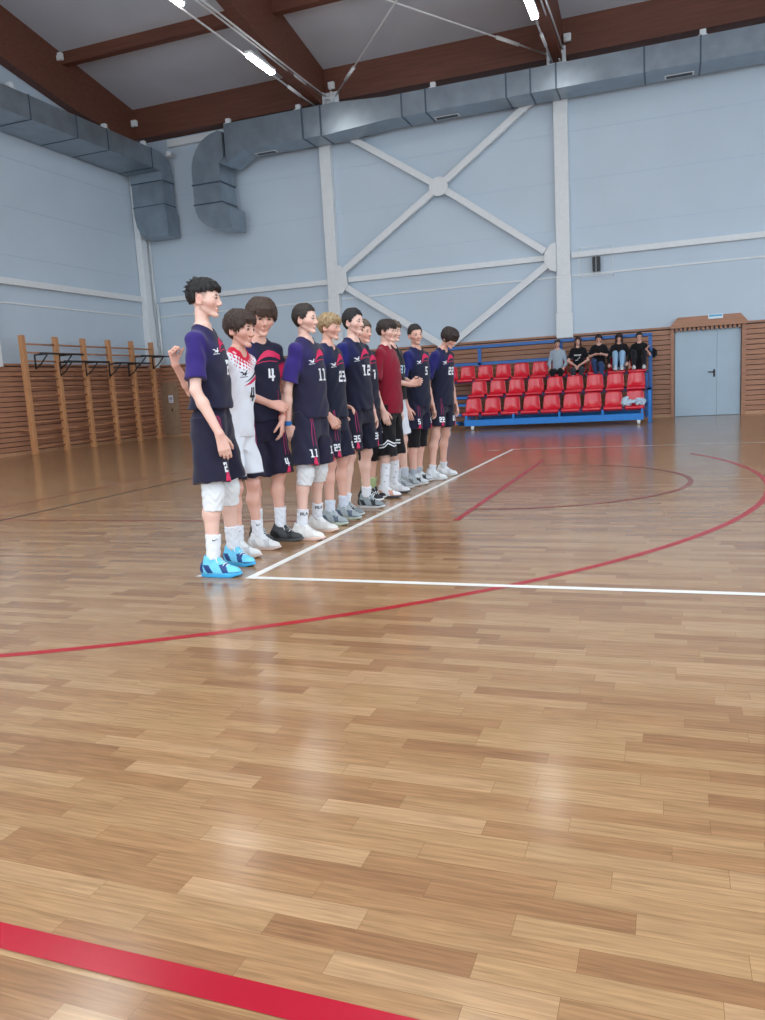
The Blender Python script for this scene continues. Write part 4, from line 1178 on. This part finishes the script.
def dress(sp, sh, st, num=None, snum=None, navy=True, wm=m_print):
    a = shirt(sp, sh); b = shorts(sp, st); sp['short_len'] = st['len']
    if navy: kit(sp, a, b, num, snum, wm=wm)
    return a, b

WHITE_SOCK = srgb(226, 228, 234); PADW = srgb(222, 224, 226); BLK = srgb(24, 23, 28)
WS = srgb(226, 226, 226); GREYSHOE = srgb(150, 156, 160)
PALE = srgb(226, 186, 170); PINKISH = srgb(222, 174, 156); TAN = srgb(212, 160, 138)
NSH = srgb(32, 31, 48)
def sock_mark(sp, i, polys, m=m_bprint, text=None, t=.62, size=.035, sock_o=None):
    """Small mark printed on the outer front of a sock."""
    me = sock_o.data; P = [v.co.copy() for v in me.vertices]; F = [tuple(p.vertices) for p in me.polygons]
    b = BVHTree.FromPolygons(P, F); fm = rotm(sp['legs'][i][3])
    U = nrm(fm[:, 0]*.75+fm[:, 1]*.66)
    bm = text_polys(text, size) if text else poly_bm(polys)
    stamp('sock_mark', bm, m, sock_o, b, leg_pt(sp, i, t), U, (0, 0, 1), lift=.002, maxlen=.008)

HSHORT = dict(rag=.25, top=.016, side=.006, front=.075, temple=.05, sides=.005, nape=-.045, lock=.006, lift=.002, mess=.2, n=150, len=.7)
TEAM = 'players lined up along the white end line'

# 1  tall player nearest the camera
p = person('tall dark-haired player in navy and purple kit with bright blue shoes, nearest in the line', TEAM, (-2.815, 4.47), 12, 1.855, headoff=(0, 0, .026), hs=.965, printz=.025, vs=.005, hair=srgb(30, 27, 28), fade=.5, skin=PALE,
    lean=1, headrot=(0, 2, 0), g=.95, feet=((-2.79, 4.30, 3), (-2.84, 4.64, -14)),
    arms=[dict(el=(.0, -.235, 1.20), wr=(.135, -.25, .925), hd=(.2, .06, -1), hn=(-.5, 1, 0), curl=.42), dict(el=(-.05, .25, 1.21), wr=(.0, .24, .94))],
    hairstyle=dict(top=.022, side=.008, front=.066, temple=.055, sides=.045, ear=.045, nape=-.02, lock=.008, lift=.008, mess=.5, n=210, tuft=30, fringe=.056, fringe_n=26, seed=3))
dress(p, dict(hem=.10, dye=navy_dye(), loose=.022, sleeve=.77, sleeve_r=.076, seed=1), dict(len=.84, dye=flat(srgb(34, 32, 52)), loose=.022, hem_r=.112, seed=2), '2', '2')
for i in (0, 1):
    knee_pad(p, i, PADW, t0=-.26, t1=.27, r=.064)
    so = sock(p, i, WHITE_SOCK, .6, .96)
    if i == 0: sock_mark(p, i, TICK, t=.67, sock_o=so)
    shoe(p, i, srgb(112, 200, 236), srgb(60, 168, 222), srgb(28, 62, 120))

# 2  player in the white shirt
p = person('player in white shirt with red speckled shoulders, hand raised behind his tall neighbour', TEAM, (-2.95, 4.99), -2, 1.72, vs=.005, hair=srgb(58, 44, 38), skin=PINKISH, hs=1.09,
    lean=9, headrot=(-6, 6, 0), g=.88, feet=((-2.93, 4.86, 0), (-2.92, 5.14, 2)),
    arms=[dict(el=(-.20, -.215, 1.195), wr=(-.20, -.365, 1.385), hd=(-.05, -.2, 1), hn=(1, -.1, -.05), curl=1.25), dict(el=(-.10, .17, 1.12), wr=(-.12, .13, .90))],
    hairstyle=dict(top=.022, side=.017, front=.062, temple=.04, sides=-.012, ear=.012, nape=-.075, lock=.009, lift=.005, mess=.35, n=240, fringe=.048, fringe_n=30, sweep=14, seed=5))
def white_dye(q, sp, P):
    w = np.array(srgb(226, 230, 238)); r = np.array(srgb(206, 28, 62)); col = np.tile(w, (len(P), 1))
    # triangular red speckle fading down from the collar to the upper chest
    rr = np.sqrt(q[:, 1]**2+q[:, 0]**2*.6); d = np.sqrt((q[:, 2]-.60)**2*1.2+rr**2)
    cell = np.sin(q[:, 1]*150+q[:, 2]*60)*np.sin(q[:, 2]*150-q[:, 1]*60)
    t = sstep(-.1, .1, cell-(d-.12)/.09*1.1+.1)
    t = np.maximum(t, sstep(.105, .09, d)); col = col*(1-t[:, None])+r*t[:, None]
    return col
def white_short(q, sp, P):
    w = np.array(srgb(226, 230, 238)); d = np.array(srgb(32, 30, 48)); col = np.tile(w, (len(P), 1))
    hip, kn, an, _ = sp['legs'][0]; hem = (hip+(kn-hip)*.86)[2]
    t = sstep(hem+.035, hem+.03, P[:, 2]); t = np.maximum(t, sstep(.13, .14, np.abs(q[:, 1]))*0)
    return col*(1-t[:, None])+d*t[:, None]
a, b = dress(p, dict(hem=-.035, dye=white_dye, loose=.016, sleeve=.85, sleeve_r=.074, seed=4), dict(len=.86, dye=white_short, loose=.012, hem_r=.094, seed=3), navy=False)
O, M = torso_frame(p); s_ = p['s']; tp = lambda x, y, z: O+M@(np.array([x, y, z])*s_)
stamp('chest_logo', poly_bm(BIRD), m_bprint, a, p['shirt_bvh'], tp(.1, -.07, .435), M[:, 1]*.9+M[:, 0]*.43, M[:, 2])
stamp('number', poly_bm(block_num('4', .10)), m_bprint, a, p['shirt_bvh'], tp(.1, .02, .285), M[:, 1], M[:, 2])
stamp('chest_stripe', poly_bm([[(-.08, -.03), (.0, -.005), (.09, .035), (.09, .06), (.01, .012)]]), m_bprint, a, p['shirt_bvh'], tp(.1, .0, .40), M[:, 1], M[:, 2])
stamp('chest_stripe', poly_bm([[(-.08, -.052), (.0, -.035), (.09, -.005), (.09, .025), (.0, -.012)]]), m_pink, a, p['shirt_bvh'], tp(.1, .0, .40), M[:, 1], M[:, 2])
for i in (0, 1):
    so = sock(p, i, WHITE_SOCK, .66, .96)
    sock_mark(p, i, TICK, t=.75, sock_o=so)
    shoe(p, i, srgb(222, 222, 222), srgb(214, 190, 178), srgb(190, 190, 192))

# 3  player turned to the camera, arms crossed low
p = person('player with thick brown fringe turned towards the camera, hands crossed low, navy number 4 shirt', TEAM, (-2.965, 5.43), -42, 1.82, sw=.92, headoff=(.0, .03, .01), numy=.045, vs=.005, hair=srgb(66, 50, 42), skin=PINKISH, hs=1.1,
    lean=3, headrot=(-6, 9, -3), g=.91, feet=((-3.06, 5.38, -25), (-2.90, 5.47, 0)),
    arms=[dict(el=(.04, -.19, 1.19), wr=(.175, .01, 1.08), hd=(.2, .95, -.35), hn=(-.9, .2, -.3), curl=.6), dict(el=(.03, .205, 1.18), wr=(.15, .105, .965), hd=(.10, -.12, -1), hn=(-.5, -.8, 0), curl=.4)],
    hairstyle=dict(top=.028, side=.024, front=.055, temple=.03, sides=-.0, ear=.0, nape=-.06, lock=.010, lift=.010, mess=.7, n=260, fringe=.026, fringe_n=40, seed=8, sweepy=-.004))
dress(p, dict(hem=-.0, dye=navy_dye(tone=(32, 32, 52)), loose=.022, sleeve=.66, sleeve_r=.078, seed=6), dict(len=1.0, dye=flat(srgb(34, 30, 50)), loose=.022, hem_r=.112, seed=5), '4', '4')
O2 = p['arms'][1]; w_ = O2[2]; S = Sdf(); S.cone(w_+(O2[1]-w_)*.10, w_+(O2[1]-w_)*.03, .0285, .028, .003); P_, F_ = S.mesh(.0035)
np_mesh('bracelet', P_, F_, m_cloth, p['root'], np.tile(np.array(srgb(214, 40, 70)), (len(P_), 1)))
for i in (0, 1):
    sock(p, i, WHITE_SOCK, .60, .96)
    shoe(p, i, srgb(62, 64, 66), srgb(82, 84, 86), srgb(30, 30, 32))

# 4  number 11
p = person('short dark-haired player in profile with white knee pads and number 11 on his shorts', TEAM, (-2.68, 5.69), -6, 1.815, headoff=(-.015, 0, 0), vs=.005, hair=srgb(52, 44, 40), fade=.35, skin=PALE,
    lean=2, headrot=(5, 0, 0), g=.88, feet=((-2.735, 5.51, 0), (-2.765, 5.86, 0)),
    arms=[dict(el=(-.06, -.205, 1.17), wr=(-.085, -.20, .92), hd=(.05, .1, -1), hn=(-.2, 1, 0), curl=.45), dict(el=(-.08, .23, 1.15), wr=(-.05, .2, .9))],
    hairstyle=dict(HSHORT, top=.020, side=.007, front=.074, temple=.06, sides=.0, nape=-.078, n=200, seed=11))
dress(p, dict(hem=.0, dye=navy_dye(tone=(38, 36, 60), pur=(52, 38, 110)), loose=.026, sleeve=.78, sleeve_r=.078, seed=8), dict(len=.86, dye=flat(srgb(38, 37, 58)), loose=.024, hem_r=.116, seed=7), '11', '11')
O2 = p['arms'][0]; w_ = O2[2]; S = Sdf(); S.cone(w_+(O2[1]-w_)*.08, w_-(O2[1]-w_)*.06, .032, .031, .004); P_, F_ = S.mesh(.004)
np_mesh('wristband', P_, F_, m_cloth, p['root'], np.tile(np.array(srgb(44, 108, 176)), (len(P_), 1)))
for i in (0, 1):
    knee_pad(p, i, PADW, t0=-.22, t1=.24, r=.062)
    so = sock(p, i, WHITE_SOCK, .66, .96)
    sock_mark(p, i, None, text='FILA', t=.74, size=.034, sock_o=so)
    shoe(p, i, srgb(230, 228, 224), srgb(232, 196, 180), srgb(220, 214, 210))

# 5  blond player
p = person('blond player with a swept fringe, fist held at his hip, grey shoes', TEAM, (-2.79, 6.36), -6, 1.80, vs=.006, hair=srgb(142, 116, 84), tip=srgb(186, 164, 128), brow=srgb(120, 96, 70), skin=PINKISH,
    lean=2, headrot=(4, 3, 0), g=.9, feet=((-2.79, 6.19, -15), (-2.78, 6.48, -12)),
    arms=[dict(el=(-.04, -.235, 1.165), wr=(.09, -.20, .945), hd=(.5, .15, -.85), hn=(-.5, .8, -.3), curl=1.0), dict(el=(-.13, .225, 1.19), wr=(-.01, .235, 1.02), hd=(.95, -.15, -.25), hn=(-.1, -.4, -1), curl=.5)],
    hairstyle=dict(top=.018, side=.013, front=.055, temple=.04, sides=.005, ear=.025, nape=-.05, lock=.009, lift=.004, mess=.3, n=220, fringe=.034, fringe_n=34, seed=14, sweep=-8))
dress(p, dict(hem=-.02, dye=navy_dye(tone=(30, 34, 52), pur=(36, 38, 96)), loose=.022, sleeve=.7, seed=9), dict(len=.88, dye=flat(srgb(32, 33, 52)), loose=.022, hem_r=.112, seed=8), '23', '29')
sh, el, wr = p['arms'][0]; sleeve_on('arm_sleeve', sh+(el-sh)*.62, wr+(el-wr)*.12, .048, .033, BLK, p)
for i in (0, 1):
    sock(p, i, srgb(206, 214, 226), .72, .96); shoe(p, i, srgb(158, 168, 172), srgb(196, 206, 190), srgb(84, 96, 112))

# 6  dark-haired player, hand on forearm
p = person('black-haired player gripping his own forearm, number 35 on his shorts, grey and black shoes', TEAM, (-2.755, 6.88), -14, 1.87, vs=.006, hair=srgb(34, 31, 32), fade=.4, skin=PALE,
    lean=1, headrot=(1, 0, 0), g=.92, feet=((-2.84, 6.66, -10), (-2.80, 7.10, -6)),
    arms=[dict(el=(-.075, -.235, 1.185), wr=(-.015, -.215, .96), hd=(.35, .15, -.9), hn=(-.5, .8, 0), curl=.8), dict(el=(-.05, .235, 1.18), wr=(.03, .22, .94))],
    hairstyle=dict(HSHORT, top=.024, side=.010, front=.074, temple=.06, sides=.005, nape=-.065, n=190, seed=17, mess=.4))
dress(p, dict(hem=-.02, dye=navy_dye(tone=(28, 30, 50), pur=(34, 36, 104)), loose=.024, sleeve=.72, seed=12), dict(len=.86, dye=flat(srgb(28, 29, 46)), loose=.022, hem_r=.112, seed=11), '12', '35')
sh, el, wr = p['arms'][0]; sleeve_on('arm_sleeve', sh+(el-sh)*.62, wr+(el-wr)*.08, .046, .032, BLK, p)
for i in (0, 1):
    sock(p, i, WHITE_SOCK, .74, .96); shoe(p, i, srgb(136, 146, 150), srgb(206, 208, 210), srgb(36, 38, 42))

# 7  player half hidden behind number 6
p = person('half hidden player in mid-line with number 7 shirt, black shoes and lime socks', TEAM, (-2.95, 7.60), -14, 1.83, vs=.0065, hair=srgb(92, 80, 70), skin=PINKISH,
    lean=1, headrot=(-2, 2, 0), g=.95, feet=((-2.97, 7.54, -6), (-2.99, 7.76, -6)),
    hairstyle=dict(HSHORT, top=.024, side=.012, front=.065, temple=.045, sides=.005, nape=-.05, n=200, mess=.9, lift=.008, seed=21))
dress(p, dict(hem=-.02, dye=navy_dye(tone=(28, 30, 48), pur=(34, 36, 96)), loose=.022, seed=14), dict(len=.9, dye=flat(srgb(28, 28, 44)), loose=.022, seed=14), '7', '7')
for i in (0, 1):
    knee_pad(p, i, BLK, t0=-.3, t1=.3, r=.064)
    so = sock(p, i, srgb(176, 190, 140), .70, .96); sh_ = shoe(p, i, srgb(36, 36, 40), srgb(226, 228, 230), srgb(20, 20, 22))
    me = sh_.data; b_ = BVHTree.FromPolygons([v.co.copy() for v in me.vertices], [tuple(f.vertices) for f in me.polygons]); fm = rotm(p['legs'][i][3])
    stamp('shoe_stripes', poly_bm([[(k*.022-.03, -.018), (k*.022-.018, -.018), (k*.022+.0, .018), (k*.022-.012, .018)] for k in range(3)]), m_print, sh_, b_,
          p['legs'][i][2]+V(.06, 0, -.035), fm[:, 0]*.94+fm[:, 1]*.3, (0, 0, 1), lift=.002, maxlen=.01)

# 8  player in the red shirt
p = person('player in plain dark red T-shirt and black shorts with a white zigzag band', TEAM, (-2.825, 7.95), -3, 1.845, vs=.0065, hair=srgb(48, 40, 38), skin=PALE,
    lean=2, headrot=(-4, 2, 0), g=.95, feet=((-2.85, 7.76, -4), (-2.87, 8.13, -4)),
    arms=[dict(el=(-.05, -.25, 1.18), wr=(.045, -.25, .925), hd=(.28, .05, -1), hn=(-.4, 1, 0), curl=.35), None],
    hairstyle=dict(top=.02, side=.014, front=.055, temple=.04, sides=.01, ear=.03, nape=-.035, lock=.009, lift=.006, mess=.3, n=220, fringe=.036, fringe_n=32, seed=24))
a, b = dress(p, dict(hem=-.085, dye=flat(srgb(128, 20, 42)), loose=.03, sleeve=.78, sleeve_r=.08, seed=16),
    dict(len=1.25, dye=flat(srgb(22, 21, 25)), loose=.024, hem_r=.112, seed=15), navy=False)
O, M = torso_frame(p); hip, kn, an, _ = p['legs'][0]
for z in (0, -.03):
    zig = [(-.16, -.03), (-.06, -.01), (-.02, .03), (.05, -.005), (.12, .01), (.2, .01)]
    stamp('zigzag_band', poly_bm([[(x, y+z-.05), (x2, y2+z-.05), (x2, y2+z-.036), (x, y+z-.036)] for (x, y), (x2, y2) in zip(zig, zig[1:])]), m_print, b, p['shorts_bvh'],
          hip+(kn-hip)*.79, M[:, 0]*.75+M[:, 1]*.66, M[:, 2])
stamp('chest_badge', poly_bm([[(.035*math.cos(R(a_)), .035*math.sin(R(a_))) for a_ in range(0, 360, 20)]]), mat('badge_print', srgb(176, 100, 112), .7), a, p['shirt_bvh'], O+M@V(.1, .05, .36), M[:, 1], M[:, 2])
for i in (0, 1):
    so = sock(p, i, WHITE_SOCK, .40, .96, .056, .045)
    for t_, dx in ((.5, 0.), (.68, .01), (.82, -.01)): sock_mark(p, i, [[(x*.7+dx, y*.9) for x, y in TICK[0]]], t=t_, sock_o=so)
    shoe(p, i, srgb(226, 226, 228), srgb(60, 62, 70), srgb(205, 150, 130) if i == 0 else srgb(210, 210, 212))

# 9  player behind the red shirt
p = person('player partly hidden behind the red T-shirt, black number 37 shirt, hands clasped in front', TEAM, (-2.96, 8.52), -6, 1.88, vs=.0065, hair=srgb(92, 80, 66), skin=PALE,
    lean=2, headrot=(-6, 2, 0), g=.94, feet=((-2.95, 8.47, -2), (-2.93, 8.70, -2)),
    arms=[dict(el=(.02, -.215, 1.245), wr=(.235, -.06, 1.175), hd=(.85, .45, .15), hn=(-.2, .9, .1), curl=.5), dict(el=(.02, .225, 1.24), wr=(.25, .05, 1.17), hd=(.8, -.5, .25), hn=(-.3, -.9, .1), curl=.4)],
    hairstyle=dict(HSHORT, top=.022, side=.012, front=.062, temple=.05, sides=.0, nape=-.05, n=190, seed=27, fringe=.05, fringe_n=18))
a, b = dress(p, dict(hem=.02, dye=flat(srgb(24, 24, 30)), loose=.022, seed=18), dict(len=.84, dye=flat(srgb(222, 226, 234)), loose=.008, hem_r=.09, seed=18), navy=False)
O, M = torso_frame(p); stamp('number', poly_bm(block_num('37', .09)), mat('pale_blue_print', srgb(170, 206, 226), .6), a, p['shirt_bvh'], O+M@V(.1, .0, .36), M[:, 1], M[:, 2])
for i in (0, 1):
    sock(p, i, srgb(190, 196, 206), .72, .96); shoe(p, i, srgb(160, 166, 168), srgb(206, 206, 206), srgb(110, 116, 122))

# 10  number 5
p = person('player in number 5 navy shirt and black knee pads, head turned to the camera', TEAM, (-2.82, 8.98), -18, 1.85, printz=.02, vs=.007, hair=srgb(44, 38, 36), fade=.35, skin=PINKISH,
    lean=3, headrot=(-30, 2, 4), g=.95, feet=((-2.87, 8.83, -8), (-2.90, 9.14, -4)),
    arms=[dict(el=(-.06, -.25, 1.17), wr=(.03, -.25, .92), hd=(.2, .08, -1), hn=(-.4, 1, 0), curl=.35), dict(el=(-.02, .25, 1.17), wr=(.06, .225, .92))],
    hairstyle=dict(HSHORT, top=.022, side=.008, front=.07, temple=.055, sides=.02, nape=-.03, n=160, seed=31))
dress(p, dict(hem=-.06, dye=navy_dye(tone=(28, 32, 52), pur=(34, 38, 102), left_pink=False), loose=.024, sleeve=.72, seed=20), dict(len=.74, dye=flat(srgb(30, 30, 52)), loose=.022, seed=20), '5', '5')
for i in (0, 1):
    knee_pad(p, i, BLK, t0=-.55, t1=.24, r=.074)
    sock(p, i, srgb(170, 178, 186), .80, .97); shoe(p, i, srgb(205, 212, 216), srgb(214, 214, 214), srgb(40, 42, 46))

# 11  long-haired player, head bowed
p = person('long dark-haired player with bowed head and number 22 shirt, far end of the line', TEAM, (-2.66, 9.46), -18, 1.845, printz=.02, vs=.007, hair=srgb(50, 40, 37), skin=PINKISH,
    lean=6, headrot=(0, 28, 0), headoff=(.02, 0, 0), g=.92, feet=((-2.76, 9.25, -4), (-2.74, 9.68, -4)),
    arms=[dict(el=(-.06, -.24, 1.17), wr=(-.04, -.2, .92), hd=(.1, .1, -1), hn=(-.3, 1, 0), curl=.4), dict(el=(.0, .24, 1.17), wr=(.06, .22, .92))],
    hairstyle=dict(top=.022, side=.018, front=.012, temple=-.02, sides=-.08, ear=-.085, nape=-.095, lock=.010, lift=.005, mess=.2, n=240, fringe=.004, fringe_n=44, seed=34, len=1.4))
dress(p, dict(hem=-.06, dye=navy_dye(tone=(28, 31, 52), pur=(38, 36, 100)), loose=.024, sleeve=.8, seed=22), dict(len=.74, dye=flat(srgb(30, 30, 50)), loose=.024, hem_r=.114, seed=23), '22', '22')
for i in (0, 1):
    sock(p, i, srgb(214, 218, 224), .80, .97); shoe(p, i, srgb(224, 226, 228), srgb(206, 208, 210), srgb(190, 192, 196))

# ------------------------------------------------------------------ spectators on the top row
CROWD = 'spectators on the top row of the bleachers'
DZ, HY = .842, 20.97
def sitter(label, x, H, **k):
    s = H/1.8
    hz = .415+.095*s
    k.setdefault('legs', [((.42*s, -.10, hz+.0), (.40*s, -.10, .095*s), 0), ((.42*s, .10, hz+.0), (.40*s, .10, .095*s), 0)])
    return person(label, CROWD, (x, HY), -90, H, DZ, vs=.0105, far=True, sit=True, pelvis=(0, 0, hz+.03*s), **k)
def far_hair(**k): return dict(dict(vs=.008, lock=.012, n=70, seed=5), **k)
def knees_up(s, w=.10): 
    hz = .415+.095*s
    return [((.19, -w, hz+.36*s), (.275, -w*.9, .415+.1*s), 0), ((.19, w, hz+.36*s), (.275, w*.9, .415+.1*s), 0)]
def arm(el, wr, hd=(1, 0, -.3), hn=(0, 0, -1), curl=.4): return dict(el=el, wr=wr, hd=hd, hn=hn, curl=curl)

q = sitter('child in a light grey long-sleeved top sitting with hands on black trousers', -2.73, 1.60, hair=srgb(70, 58, 56), skin=PINKISH, headrot=(8, 6, 0), lean=4,
    arms=[arm((.03, -.22, .70), (.25, -.17, .57)), arm((.03, .22, .70), (.25, .17, .57))], hairstyle=far_hair(top=.018, side=.01, front=.06, temple=.04, sides=.0, nape=-.05))
shirt(q, dict(hem=-.03, dye=flat(srgb(162, 174, 186)), sleeve=1.85, loose=.015, wr=.002)); shorts(q, dict(len=1.95, dye=flat(srgb(22, 22, 28)), loose=.01, wr=.002))
for i in (0, 1): shoe(q, i, srgb(40, 40, 46), srgb(120, 120, 124), laces=False)

q = sitter('long-haired person in a black T-shirt with white lettering, hands between knees', -2.21, 1.66, hair=srgb(66, 44, 38), skin=PINKISH, headrot=(-2, 2, 0), lean=6,
    arms=[arm((.09, -.25, .73), (.29, -.05, .60), (.8, .4, -.5)), arm((.09, .25, .73), (.30, .04, .60), (.8, -.4, -.5))],
    hairstyle=far_hair(top=.02, side=.022, front=.06, temple=.0, sides=-.10, ear=-.1, nape=-.14, len=1.6, extra=[([(.02, y_, .0), (.03, y_*1.15, -.10), (.05, y_*1.1, -.20)], [.03, .03, .016]) for y_ in (-.07, .07)]))
a = shirt(q, dict(hem=-.03, dye=flat(srgb(20, 20, 24)), sleeve=.75, loose=.02, wr=.002)); shorts(q, dict(len=1.95, dye=flat(srgb(58, 58, 66)), loose=.015, wr=.002))
O, M = torso_frame(q)
stamp('shirt_print', poly_bm([[(-.09+.03*k, .03), (-.072+.03*k, .03), (-.072+.03*k, .065), (-.09+.03*k, .065)] for k in range(6)]+[[(-.03, -.06), (.05, -.02), (.05, .015), (.03, -.02)], [(-.06, -.09), (.0, -.075), (.0, -.062), (-.06, -.075)]]), m_print, a, q['shirt_bvh'], O+M@V(.1, 0, .30), M[:, 1], M[:, 2])
for i in (0, 1): shoe(q, i, srgb(190, 190, 194), srgb(220, 220, 220), laces=False)

s3 = 1.74/1.8
q = sitter('person in a black T-shirt and blue jeans with raised knee, hands together at the chest', -1.70, 1.72, hair=srgb(46, 36, 34), skin=PINKISH, headrot=(2, 14, 0), lean=4,
    legs=[((.36, -.10, .68), (.33, -.04, .30), 0), ((.40, .07, .60), (.40, .10, .095), 0)],
    arms=[arm((.08, -.24, .80), (.26, -.06, .86), (.3, .9, .0)), arm((.08, .24, .80), (.26, .07, .86), (.3, -.9, .0))],
    hairstyle=far_hair(top=.024, side=.018, front=.055, temple=.03, sides=-.02, nape=-.06))
shirt(q, dict(hem=-.03, dye=flat(srgb(22, 21, 25)), sleeve=.8, loose=.02, wr=.002)); shorts(q, dict(len=1.95, dye=flat(srgb(50, 70, 108)), loose=.024, wr=.002))
for i in (0, 1): shoe(q, i, srgb(60, 56, 62), srgb(150, 140, 140), laces=False)

q = sitter('person with long dark hair in a black top, light blue jeans with knees drawn up', -1.21, 1.70, hair=srgb(52, 34, 32), skin=PINKISH, headrot=(0, 4, 0), lean=-3, legs=knees_up(1.7/1.8, .085),
    arms=[arm((.10, -.26, .78), (.24, -.23, .58)), arm((.10, .26, .78), (.26, .20, .60))],
    hairstyle=far_hair(top=.022, side=.022, front=.03, temple=-.01, sides=-.10, ear=-.1, nape=-.14, fringe=.028, fringe_n=20, len=1.6, extra=[([(.02, y_, .0), (.03, y_*1.2, -.10), (.05, y_*1.3, -.20)], [.03, .03, .018]) for y_ in (-.07, .07)]))
shirt(q, dict(hem=-.03, dye=flat(srgb(26, 22, 26)), sleeve=1.9, loose=.03, wr=.002)); shorts(q, dict(len=1.97, dye=flat(srgb(150, 184, 214)), loose=.034, wr=.002))
for i in (0, 1): shoe(q, i, srgb(226, 226, 226), srgb(230, 230, 230), laces=False)

q = sitter('person in black at the right end of the top row, one forearm raised, white shoes', -.73, 1.66, hair=srgb(40, 34, 34), skin=PINKISH, headrot=(4, 4, 0), lean=0, legs=knees_up(1.66/1.8, .13),
    arms=[arm((.08, -.26, .74), (.20, -.22, .52)), arm((.10, .25, .76), (.24, .17, .90), (.2, .5, .6))],
    hairstyle=far_hair(top=.016, side=.012, front=.065, temple=.045, sides=-.03, nape=-.08))
shirt(q, dict(hem=-.03, dye=flat(srgb(22, 21, 24)), sleeve=.85, loose=.024, wr=.002)); shorts(q, dict(len=1.97, dye=flat(srgb(34, 33, 40)), loose=.018, wr=.002))
for i in (0, 1): shoe(q, i, srgb(222, 222, 224), srgb(226, 226, 226), laces=False)

# jacket heaped on the last seat of the bottom row, dark bag by the end post
S = Sdf(); rg = random.Random(4)
for i in range(16):
    a = V(rg.uniform(-.24, .25), rg.uniform(-.1, .12), rg.uniform(.03, .17)); b = a+V(rg.uniform(-.14, .14), rg.uniform(-.08, .08), rg.uniform(-.05, .05)); b[2] = max(.03, b[2])
    S.cap(a, b, rg.uniform(.03, .055), rg.uniform(.02, .045), .03)
S.cut(lambda D, x, y, z: np.maximum(D+f32(.007)*np.sin(x*70+4*np.sin(y*30+z*25)).astype(f32)*np.sin(z*60+x*20).astype(f32), f32(.004)-z+x*0))
P_, F_ = S.mesh(.009)
jk = np_mesh('jacket', P_, F_, m_cloth, None, np.tile(np.array(srgb(182, 202, 216)), (len(P_), 1))); jk.location = (-.80, 19.43, .405)
tag(jk, 'crumpled pale blue jacket on the last red seat of the bottom row', 'jacket')
S = Sdf(); S.ell((0, 0, .13), (.16, .09, .16)); S.ell((.02, -.06, .1), (.11, .06, .1), None, .03); S.cap((-.05, 0, .27), (.05, 0, .27), .02, .02)
P_, F_ = S.mesh(.009)
bg_ = np_mesh('hanging_bag', P_, F_, m_cloth, None, np.tile(np.array(srgb(26, 24, 30)), (len(P_), 1))); bg_.location = (-.43, 21.3, 1.54); bg_.scale = (.75, .75, .8)
bm = bmesh.new(); tube(bm, [(-.05, -.05, .26), (-.06, -.08, .5), (-.06, -.08, .7)], .012, 8); obj('strap', bm, m_black, bg_, smooth=True)
tag(bg_, 'dark rounded bag hanging beside the right post of the bleachers', 'bag')
